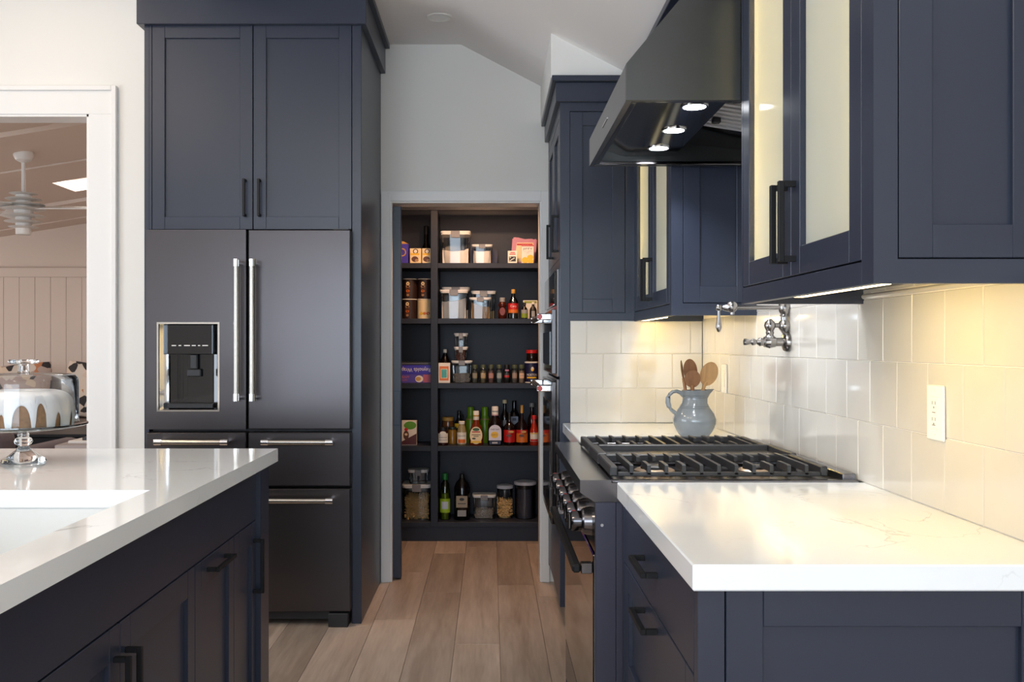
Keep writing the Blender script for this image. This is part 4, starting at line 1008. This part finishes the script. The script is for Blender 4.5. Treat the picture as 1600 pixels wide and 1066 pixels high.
for k in range(5): disc(t, 'print_spot', Wt, a+.016+.008*(k % 4), 6.0891, z+.020+.005*k, .003, .004)
quad(t, 'red_print', Rd, a+.010, b-.010, 6.0893, z+.058, z+.064); quad(t, 'red_print', Rd, a+.016, b-.014, 6.0893, z+.068, z+.074)
t, a, b = carton('carton', 'white JIFFY muffin mix box with yellow muffins, top shelf', 'carton', 815, 834, 29*U, z, 6.09, Wt, .04)
lettering(t, 'JIFFY', Nv, (a+b)/2, 6.0893, z+.094, .062, .016); lettering(t, 'corn muffin', Gy, (a+b)/2, 6.0893, z+.080, .056, .006); lettering(t, 'mix', Gy, (a+b)/2, 6.0893, z+.071, .018, .006)
disc(t, 'muffin', Yl, a+.022, 6.0893, z+.022, .021, .020); disc(t, 'muffin', Yl, a+.056, 6.0890, z+.040, .020, .017); disc(t, 'muffin', Yl, a+.058, 6.0887, z+.016, .019, .015)
quad(t, 'top_stripe', Rd, a, b, 6.0894, z+.112, z+.119)
bm = B(); P = [(801, 0), (837, 0), (838.5, .10), (840.5, .172), (831, .163), (821, .168), (808, .182), (801, .180), (800, .10)]
prism(bm, [(PXx(p), z+.001+h) for p, h in P], 'y', 6.19, 6.24); bmesh.ops.bevel(bm, geom=bm.edges[:], offset=.008, segments=2, affect='EDGES')
t = solo('bag', bm, Pk, 'pink food bag behind the muffin mix box', 'bag')
obj('print', prism(B(), [(PXx(804), z+.02), (PXx(834), z+.02), (PXx(834), z+.145), (PXx(808), z+.145)], 'y', 6.1885, 6.1895), Cr, t)
obj('print_band', prism(B(), [(PXx(808), z+.128), (PXx(833), z+.128), (PXx(833), z+.14), (PXx(808), z+.14)], 'y', 6.1878, 6.1884), Rd, t)
# --- second shelf
z = ST[1]
def can(label, p, z0, m, lidm, H=31.5*U, deco=True):
    r = PW(11.4); x = PXx(p); t = thing('canister', label, 'canister', (x, 6.17, z0), 'canisters on the second shelf')
    obj('body', lathe(B(), [(0, 0), (r, 0), (r, H-.006), (0, H-.006)], (x, 6.17, z0+.0006), 28), m, t)
    obj('lid', lathe(B(), [(0, H-.0055), (r+.0015, H-.0055), (r+.0015, H-.001), (r*.95, H), (0, H)], (x, 6.17, z0+.0006), 28), lidm, t)
    if deco:
        for q, (w_, h_, zz) in enumerate(((.011, .012, .098), (.014, .010, .080), (.013, .009, .065), (.012, .008, .050), (.011, .008, .036), (.009, .008, .024))):
            bm = B(); bm.faces.new([bm.verts.new((x-.010+w_*math.cos(k*PI/8), 6.17-math.sqrt(max(0, r*r-(-.010+w_*math.cos(k*PI/8))**2))-.0007, z0+zz+h_*math.sin(k*PI/8))) for k in range(16)])
            obj('print', bm, (Cr, Tn, Br, Or, Br, Tn)[q], t)
    else:
        arc(t, 'print', Cr, x, 6.17, r, z0+.05, z0+.085, .5)
        for dx, m_ in ((-.018, Yl), (.004, Or), (.026, Rd)):
            bm = B(); bm.faces.new([bm.verts.new((x+dx+.011*math.cos(k*PI/8), 6.17-math.sqrt(r*r-min(.9*r*r, (dx+.011*math.cos(k*PI/8))**2))-.001, z0+.036+.009*math.sin(k*PI/8))) for k in range(16)]); obj('print', bm, m_, t)
dbr = flat('cocoa_brown', 44, 24, 20)
can('brown canister printed with ice cream, lower left of the four', 639, z, dbr, Wt)
can('brown canister printed with ice cream, upper left of the four', 639.8, z+31.7*U, dbr, Wt)
can('cream canister printed with fruit, below a brown one', 662.6, z, Cr, Wt, deco=False)
can('brown canister printed with ice cream, on the cream canister', 663.2, z+31.7*U, dbr, Wt)
container('clear container of flour nearest the divider, second shelf', 687, 731, 45*U, z, 6.07, flour, .66, .12, depth=.12)
container('clear container half hidden behind the second shelf flour', 690, 734, 51*U, z, 6.205, flour, .3, 0, depth=.12)
container('clear container of brown sugar on the second shelf', 733, 768, 33*U, z, 6.07, sugar, .66, -.24, depth=.11)
container('clear container behind the brown sugar', 736, 775, 45*U, z, 6.20, flat('oat_beige', 150, 132, 98, .9), .3, 0, depth=.12)
amber = flat('amber_syrup', 70, 22, 8, .08)
t, x, yy, r = bottle('honey_bear', 'bear shaped honey bottle with a white cap', 'bottle', 785, 7, 33*U, z, 6.12, amber, (.62, .80), [(.8, 0), (.95, .05), (1, .3), (.9, .42), (.62, .5), (.8, .6), (.85, .68), (.7, .77), (.5, .81)], capm=Gy)
disc(t, 'label', flat('honey_label', 120, 46, 34), x, yy-r-.001, z+.048, .018, .026)
for s in (-1, 1): obj('ear', ball(B(), (x+s*.020, yy, z+.088), .008, 10), amber, t)
cl_ = thin_clear('clear_syrup_bottle', (.62, .64, .60), .04)
t, x, yy, r = bottle('bottle', 'clear bottle with a red and orange label on the second shelf', 'bottle', 802, 8, 46*U, z, 6.12, cl_, (.40, .86), PB, capm=Gd)
arc(t, 'label', Rd, x, yy, r, z+.060, z+.100, 1.25); arc(t, 'label', Or, x, yy, r, z+.038, z+.060, 1.25); lettering(t, 'Cary', Wt, x, yy-r-.0016, z+.080, .042, .018, wrap=r+.0016)
t, x, yy, r = bottle('bottle', 'small dark bottle with a grey and green label, second shelf', 'bottle', 819.5, 5.2, 25*U, z, 6.09, flat('dark_bottle', 16, 14, 16, .15), (.45, .84), PB)
arc(t, 'label', Gy, x, yy, r, z+.034, z+.058); arc(t, 'label', flat('olive_label', 130, 150, 40), x, yy, r, z+.006, z+.034)
t, x, yy, r = bottle('bottle', 'small black bottle with white print beside the pantry jamb', 'bottle', 833, 5.6, 26*U, z, 6.09, Bk, (.42, .86), PB, capm=Wt)
arc(t, 'label', Gy, x, yy, r, z+.012, z+.050, .5)
t, a, b = carton('carton', 'green and white box behind the small dark bottles', 'carton', 817.5, 840, 30*U, z, 6.2, Wt, .05); quad(t, 'print', flat('lime_band', 150, 160, 60), a+.006, b-.006, 6.1993, z+.105, z+.120)
# --- third shelf
z = ST[2]; x0, x1 = PXx(600), PXx(674.4)
t = thing('foil_box', 'violet and pink foil box at the bottom of the stack', 'box', ((x0+x1)/2, 6.13, z), 'wrap boxes on the third shelf')
obj('box', bx(x0, x1, 6.09, 6.15, z+.0005, z+.0555, .001), flat('violet_box', 78, 62, 160), t); quad(t, 'pink_end', flat('dusty_pink', 176, 84, 104), PXx(661, 6.09), x1, 6.0894, z+.004, z+.054)
disc(t, 'dish', Wt, PXx(655, 6.09), 6.0892, z+.026, .026, .022); disc(t, 'food', Gd, PXx(653.5, 6.09), 6.0888, z+.026, .018, .013)
lettering(t, 'HEAVY', Or, PXx(633, 6.09), 6.0892, z+.038, .055, .016); lettering(t, 'DUTY', Or, PXx(632, 6.09), 6.0892, z+.018, .040, .012)
t = thing('foil_box', 'blue Reynolds Wrap box lying upside down on the violet box', 'box', ((x0+x1)/2, 6.13, z+.056), 'wrap boxes on the third shelf')
obj('box', bx(x0, x1, 6.09, 6.15, z+.0562, z+.115, .001), flat('foil_blue', 52, 40, 172), t)
lettering(t, 'Reynolds Wrap', Wt, PXx(650, 6.09), 6.0892, z+.088, .186, .034, flip=True)
t = thing('foil_box', 'black box on top of the blue wrap box', 'box', ((x0+x1)/2, 6.13, z+.1155), 'wrap boxes on the third shelf')
obj('box', bx(x0, x1, 6.092, 6.15, z+.1157, z+.136, .001), Bk, t); quad(t, 'print', flat('dim_grey_print', 96, 96, 100), x0+.05, x1-.02, 6.0913, z+.122, z+.128)
t, a, b = carton('carton', 'white carton with orange panel and teal square, third shelf', 'carton', 685.2, 703, 31*U, z, 6.08, Wt, .06)
quad(t, 'panel', Or, a+.006, b-.008, 6.0793, z+.016, z+.108); quad(t, 'panel_border', Cr, a+.014, b-.016, 6.0788, z+.030, z+.092); quad(t, 'picture', Tl, a+.018, b-.020, 6.0783, z+.034, z+.088)
bottle('bottle', 'dark bottle with a white cap behind the orange carton', 'bottle', 695.5, 9, 52*U, z, 6.22, flat('dark_glass', 20, 10, 8, .08), (.34, .88), [(.92, 0), (1, .02), (1, .5), (.9, .62), (.55, .76), (.34, .86), (.34, .9)], capm=Wt)
container('clear container of pale beans under two small stacked ones', 705, 738, 34.5*U, z, 6.08, bean, .40, grains=(260, 'bean'), depth=.12)
container('small clear container of red beans in the middle of the stack', 709, 731, 21.5*U, z+34.7*U, 6.09, redbean, .72, grains=(200, 'bean'), depth=.09, tall_lid=.2)
container('small empty container on top of the stack, third shelf', 709, 731, 21*U, z+56.4*U, 6.09, None, depth=.09, tall_lid=.2)
spc = [(742, (112, 104, 84), 'olive brown herbs, first'), (755, (150, 128, 92), 'tan powder, second'), (767.3, (150, 104, 92), 'dusty red powder, third'), (780, (128, 132, 126), 'grey seeds, fourth'), (792, (44, 40, 36), 'dark peppercorns and a red label, fifth'), (804, (134, 112, 96), 'greyish brown spice, sixth'), (815, (190, 150, 118), 'pale orange powder, seventh')]
for k, (p, c, w_) in enumerate(spc):
    r = PW(5.3); x = PXx(p, 6.11); t = thing('spice_jar', 'small spice jar of %s in the row' % w_, 'jar', (x, 6.11, z), 'row of spice jars')
    obj('contents', lathe(B(), [(0, .002), (r*.9, .002), (r*.92, .078), (0, .080)], (x, 6.11, z), 16), mat('spice_%d' % k, tuple((q/255)**2.2 for q in c), .9, noise=.3, nscale=160), t)
    obj('glass', lathe(B(), [(r*.92, .0006), (r, .004), (r, .080), (r*.82, .092), (r*.7, .095)], (x, 6.11, z), 16, cap=False), clear, t)
    obj('cap', lathe(B(), [(0, .094), (r*.78, .094), (r*.80, .114), (r*.74, .117), (0, .117)], (x, 6.11, z), 16), flat('jar_cap_green', 74, 82, 58) if k != 4 else Bk, t)
    lb = arc(t, 'label', flat('jar_label_%d' % k, *[min(255, int(q*1.12+12)) for q in c]), x, 6.11, r, z+.030, z+.064, .75)
    if k == 4: arc(t, 'label', Rd, x, 6.11, r, z+.036, z+.050, .75, .0012); arc(t, 'label', Pk, x, 6.11, r, z+.076, z+.086, .6, .0012)
    if k in (1, 2, 4, 6): arc(t, 'label_line', Gy, x, 6.11, r, z+.046, z+.0485, .5, .0016)
r = PW(10.6); x = PXx(830.5, 6.13)
t = thing('salt_canister', 'dark blue MORTON salt canister at the right of the third shelf', 'canister', (x, 6.13, z))
obj('body', lathe(B(), [(0, 0), (r, 0), (r, .128), (0, .128)], (x, 6.13, z+.0006), 28), Nv, t)
obj('rim', lathe(B(), [(0, .1283), (r+.0012, .1283), (r+.0012, .137), (0, .137)], (x, 6.13, z), 28), Wt, t)
obj('base_rim', lathe(B(), [(r+.0004, .001), (r+.0009, .001), (r+.0009, .006), (r+.0004, .006)], (x, 6.13, z), 28, cap=False), Wt, t)
lettering(t, 'MORTON', Wt, x, 6.13-r-.0012, z+.052, .070, .016, wrap=r+.0012); arc(t, 'yellow_print', Yl, x, 6.13, r, z+.030, z+.039, .75, .0008)
disc(t, 'emblem', Yl, x+.004, 6.13-r-.001, z+.090, .010, .014); disc(t, 'emblem', Wt, x+.004, 6.13-r-.0014, z+.096, .006, .008)
t, x, yy, r = bottle('jar', 'dark jar with a red lid standing on the salt canister', 'jar', 831, 8.5, 18*U, z+.1372, 6.13, flat('dark_jar', 30, 18, 14, .12), (1.04, .72), [(.95, 0), (1, .05), (1, .6), (.9, .72), (.9, .74)], capm=Rd)
# --- fourth shelf
z = ST[3]
t, a, b = carton('carton', 'white box with green circle and brown corner, fourth shelf', 'carton', 622, 651, 38*U, z, 6.09, Wt, .05)
disc(t, 'green_print', Gn, b-.042, 6.0893, z+.128, .040, .026); obj('brown_print', prism(B(), [(a, z+.004), (b-.001, z+.004), (b-.001, z+.075), (a+.02, z+.022), (a, z+.022)], 'y', 6.0892, 6.0897), flat('cocoa_print', 84, 34, 38), t)
disc(t, 'cup_print', Br, a+.052, 6.0890, z+.065, .018, .030); disc(t, 'berry_print', Rd, a+.052, 6.0887, z+.102, .012, .010); disc(t, 'berry_print', Rd, a+.012, 6.0890, z+.115, .012, .014); disc(t, 'cream_print', Cr, a+.052, 6.0885, z+.070, .010, .008)
jam = flat('dark_jam', 44, 14, 18, .1)
t, x, yy, r = bottle('jar', 'dark jam jar with a white label and black lid', 'jar', 692.5, 8, 28*U, z, 6.10, jam, (.92, .82), PJ); arc(t, 'label', Wt, x, yy, r, z+.018, z+.078, 1.15); disc(t, 'label_top', Wt, x, yy-r-.001, z+.080, .020, .012); arc(t, 'label_line', Gy, x, yy, r, z+.05, z+.054, .8, .0013); arc(t, 'label_line', Gy, x, yy, r, z+.034, z+.037, .8, .0013)
bottle('jar', 'amber jar with a gold lid at the back of the fourth shelf', 'jar', 700, 9.2, 41*U, z, 6.25, flat('amber_jar', 120, 74, 40, .12), (.98, .86), [(.92, 0), (1, .03), (1, .78), (.92, .86)], capm=Gd)
bottle('jar', 'jar of golden relish with a dark green lid', 'jar', 707, 6.6, 27*U, z, 6.17, flat('golden_relish', 124, 92, 34, .15), (.95, .86), PJ, capm=flat('dark_green_lid', 44, 52, 44, .25))
t, x, yy, r = bottle('bottle', 'black syrup bottle with a handle behind the dressing', 'bottle', 717.3, 8.6, 51*U, z, 6.25, flat('black_syrup', 16, 14, 22, .1), (.34, .88), PB)
obj('handle', tube(B(), [(x+.012, yy, z+.185), (x+.024, yy, z+.186), (x+.028, yy, z+.172), (x+.024, yy, z+.152)], .005, 8), blackp, t); arc(t, 'label', Yl, x, yy, r, z+.10, z+.13, .9)
t, x, yy, r = bottle('bottle', 'short dressing bottle with white cap and fruit label', 'bottle', 721.5, 7.4, 37*U, z, 6.10, flat('cream_dressing', 150, 136, 96, .15), (.66, .88), [(.94, 0), (1, .03), (1, .56), (.82, .74), (.6, .86), (.58, .9)], capm=Wt)
arc(t, 'label', Wt, x, yy, r, z+.012, z+.084, 1.25); arc(t, 'label_print', Or, x, yy, r, z+.016, z+.040, .8, .0013); arc(t, 'label_print', Gy, x, yy, r, z+.060, z+.064, .9, .0013)
for p, w_ in ((735.5, 'left'), (757.5, 'right')):
    t, x, yy, r = bottle('bottle', 'bright green squeeze bottle standing to the %s behind the dressing' % w_, 'bottle', p, 8.5, 57*U, z, 6.25, flat('lime_green', 96, 140, 20, .3), (.62, .74), [(.92, 0), (1, .03), (1, .6), (.7, .72), (.62, .76)], capm=flat('lime_cap', 112, 156, 24, .3))
    arc(t, 'label', Tn, x, yy, r*.86, z+.150, z+.160, 1.2)
t, x, yy, r = bottle('bottle', 'salad dressing bottle with big cream label in front of the green bottles', 'bottle', 744, 11.2, 53*U, z, 6.11, flat('red_dressing', 120, 44, 16, .1), (.42, .72), [(.95, 0), (1, .04), (.98, .3), (.74, .52), (.46, .66), (.42, .74)], capm=Wt)
disc(t, 'label', Cr, x, yy-r-.0010, z+.066, .040, .056, tri=28); quad(t, 'label_band', Yl, x-.034, x+.034, yy-r-.0018, z+.018, z+.030); quad(t, 'label_band', Rd, x-.026, x+.026, yy-r-.0018, z+.085, z+.092)
quad(t, 'label_line', Br, x-.028, x+.028, yy-r-.0019, z+.068, z+.072); quad(t, 'label_line', Br, x-.016, x+.016, yy-r-.0019, z+.058, z+.062); disc(t, 'emblem', flat('deep_green', 50, 90, 40), x, yy-r-.0017, z+.104, .022, .010); disc(t, 'emblem', Bk, x-.014, yy-r-.0018, z+.046, .012, .005); arc(t, 'cap_band', Gd, x, yy, r*.42, z+.185, z+.195, 1.3)
sauce = flat('dark_sauce', 24, 10, 10, .08)
t, x, yy, r = bottle('bottle', 'barbecue sauce bottle with arched white label and yellow oval', 'bottle', 773.5, 11.6, 60*U, z, 6.11, sauce, (.46, .76), [(.94, 0), (1, .03), (1, .50), (.86, .62), (.5, .72), (.44, .78)], capm=Wt)
bm = B(); bm.faces.new([bm.verts.new(p) for p in [(x-.040, yy-r-.001, z+.034), (x+.040, yy-r-.001, z+.034)]+[(x+.040*math.cos(k*PI/14), yy-r-.001, z+.094+.040*math.sin(k*PI/14)) for k in range(15)]]); obj('label', bm, flat('label_lilac_white', 216, 212, 222), t)
disc(t, 'oval', Yl, x-.003, yy-r-.0016, z+.070, .025, .021, tri=28); lettering(t, "RAY'S", Br, x-.003, yy-r-.0020, z+.070, .034, .011); lettering(t, "SWEET BABY", Nv, x, yy-r-.0016, z+.105, .058, .010)
quad(t, 'foot_band', Nv, x-.036, x+.036, yy-r-.0010, z+.008, z+.030); [quad(t, 'print', Wt, x-.018+k*.009, x-.013+k*.009, yy-r-.0014, z+.014, z+.024) for k in range(4)]
arc(t, 'cap_print', Gy, x, yy, r*.46, z+.215, z+.222, 1.1); arc(t, 'cap_print', Pk, x, yy, r*.46, z+.192, z+.197, 1.1)
t, x, yy, r = bottle('bottle', 'slim dark bottle with pale stopper right of the barbecue sauce', 'bottle', 788.6, 6.5, 68*U, z, 6.26, sauce, (.52, .92), PWI, capm=Cr); arc(t, 'label', Gy, x, yy, r, z+.11, z+.15, .4)
t, x, yy, r = bottle('bottle', 'black wine bottle with a grey shield label', 'bottle', 803.5, 9.4, 69*U, z, 6.26, flat('wine_black', 14, 12, 18, .08), None, PWI)
obj('label', prism(B(), [(x-.025, z+.176), (x+.025, z+.176), (x+.025, z+.142), (x, z+.122), (x-.025, z+.142)], 'y', yy-r-.0014, yy-r-.0008), flat('shield_grey', 120, 130, 146), t); quad(t, 'emblem', Nv, x-.012, x+.012, yy-r-.002, z+.148, z+.166)
for p, m_, H, cm, w_ in ((796, Rd, 49, Bk, 'red'), (815.5, Or, 62, Gd, 'orange')):
    t, x, yy, r = bottle('bottle', 'dark sauce bottle with a square %s label on the fourth shelf' % w_, 'bottle', p, 9.4, H*U, z, 6.11, sauce, (.24, .80), [(.94, 0), (1, .03), (1, .52 if H < 55 else .42), (.8, .62 if H < 55 else .52), (.26, .74 if H < 55 else .66), (.22, .84)], capm=cm)
    arc(t, 'label', m_, x, yy, r, z+.020, z+.100, 1.2); arc(t, 'label_band', Rd, x, yy, r, z+.078, z+.0995, 1.2, .0011); disc(t, 'emblem', Gd, x+.010, yy-r-.0024, z+.088, .018, .007); disc(t, 'emblem', Br, x-.004, yy-r-.0024, z+.064, .018, .008)
bottle('bottle', 'bottle with a round grey stopper beside the pantry jamb', 'bottle', 831, 6.5, 63*U, z, 6.26, flat('brandy', 50, 16, 10, .08), (.62, .90), PWI, capm=Gy)
t, x, yy, r = bottle('bottle', 'red hot sauce bottle with red cap at the end of the fourth shelf', 'bottle', 834.5, 6.6, 46*U, z, 6.10, flat('hot_sauce', 168, 40, 20, .1), (.55, .87), [(.94, 0), (1, .03), (1, .48), (.7, .62), (.42, .80), (.42, .9)], capm=Rd); arc(t, 'label', Wt, x, yy, r, z+.026, z+.082, 1.2); arc(t, 'label_print', Rd, x, yy, r, z+.028, z+.040, 1.0, .0012); arc(t, 'label_print', Yl, x, yy, r, z+.074, z+.080, 1.0, .0012)
# --- bottom shelf
z = ST[4]
container('large clear container of penne pasta on the bottom shelf', 628, 673.5, 55*U, z, 6.12, pasta, .60, grains=(330, 'penne'), depth=.18)
container('small empty clear container stacked on the pasta', 637, 669, 22*U, z+55.3*U, 6.14, None, depth=.12, tall_lid=.2)
t, x, yy, r = bottle('bottle', 'green capped oil bottle with a green label, bottom shelf', 'bottle', 695.5, 8.3, 72*U, z, 6.14, thin_clear('green_oil', (.55, .62, .10), .05), (.55, .86), [(.92, 0), (1, .03), (.9, .3), (1, .5), (.9, .62), (.78, .7), (.72, .78), (.36, .84), (.36, .88)], capm=flat('cap_green', 20, 110, 40))
obj('oil', lathe(B(), [(0, .004), (r*.9, .004), (r*.9, .17), (0, .172)], (x, yy, z), 16), flat('olive_oil', 150, 168, 20, .2), t); arc(t, 'label', flat('oil_label', 150, 190, 40), x, yy, r, z+.048, z+.138, 1.2); arc(t, 'label_print', flat('oil_print', 190, 204, 220), x, yy, r, z+.072, z+.120, .65, .0013)
t, x, yy, r = bottle('bottle', 'big black vinegar bottle with pale square label, bottom shelf', 'bottle', 722, 12.5, 71*U, z, 6.14, flat('vinegar_black', 10, 9, 10, .06), (.32, .88), [(.95, 0), (1, .02), (1, .70), (.8, .80), (.34, .90), (.3, .92)])
quad(t, 'label', flat('parchment', 150, 140, 120), x-.036, x+.036, yy-r-.0016, z+.085, z+.160); disc(t, 'emblem', Bk, x, yy-r-.0020, z+.138, .016, .010); quad(t, 'label_line', Bk, x-.026, x+.026, yy-r-.0020, z+.108, z+.113); quad(t, 'lower_label', Gy, x-.028, x+.028, yy-r-.0016, z+.028, z+.068)
container('small clear container of nuts in the middle of the bottom shelf', 738, 775, 38*U, z, 6.13, bean, .36, grains=(220, 'bean'), depth=.13)
def round_can(label, p0, p1, H, m, lidm, filled):
    x = PXx((p0+p1)/2, 6.2); r = PW((p1-p0)/2, 6.2); t = thing('storage_canister', label, 'canister', (x, 6.2, z))
    if filled:
        g = B(); lathe(g, [(0, .004), (r*.84, .004), (r*.84, H*.55), (0, H*.58)], (x, 6.2, z), 20)
        for _ in range(170):
            a = -PI/2+random.uniform(-1.5, 1.5); h = random.uniform(.016, H*.60); c = Vector((x+r*.85*math.cos(a), 6.2+r*.85*math.sin(a), z+h)); d = Vector((-math.sin(a)*random.uniform(-1, 1), math.cos(a)*.5, random.uniform(-1, 1))).normalized()*.012
            tube(g, [c-d, c+d], .0045, 6)
        obj('contents', g, pasta, t, kind='stuff')
    else: obj('contents', lathe(B(), [(0, .004), (r*.86, .004), (r*.90, H*.80), (0, H*.82)], (x, 6.2, z), 24), m, t)
    obj('body', lathe(B(), [(0, .0006), (r*.9, .0006), (r*.94, H-.02)], (x, 6.2, z), 28, cap=False), clear, t)
    obj('lid', lathe(B(), [(0, H-.021), (r*.98, H-.021), (r, H-.012), (r, H-.004), (r*.92, H), (0, H)], (x, 6.2, z), 28), lidm, t)
round_can('tall round canister of pasta shapes with a pale lid', 776, 801.5, 52*U, None, flat('pale_lid', 196, 198, 206), True)
round_can('large round grey canister with a white lid, bottom right', 803, 838, 58*U, flat('grey_powder', 74, 68, 78, .8), flat('pale_lid', 196, 198, 206), False)
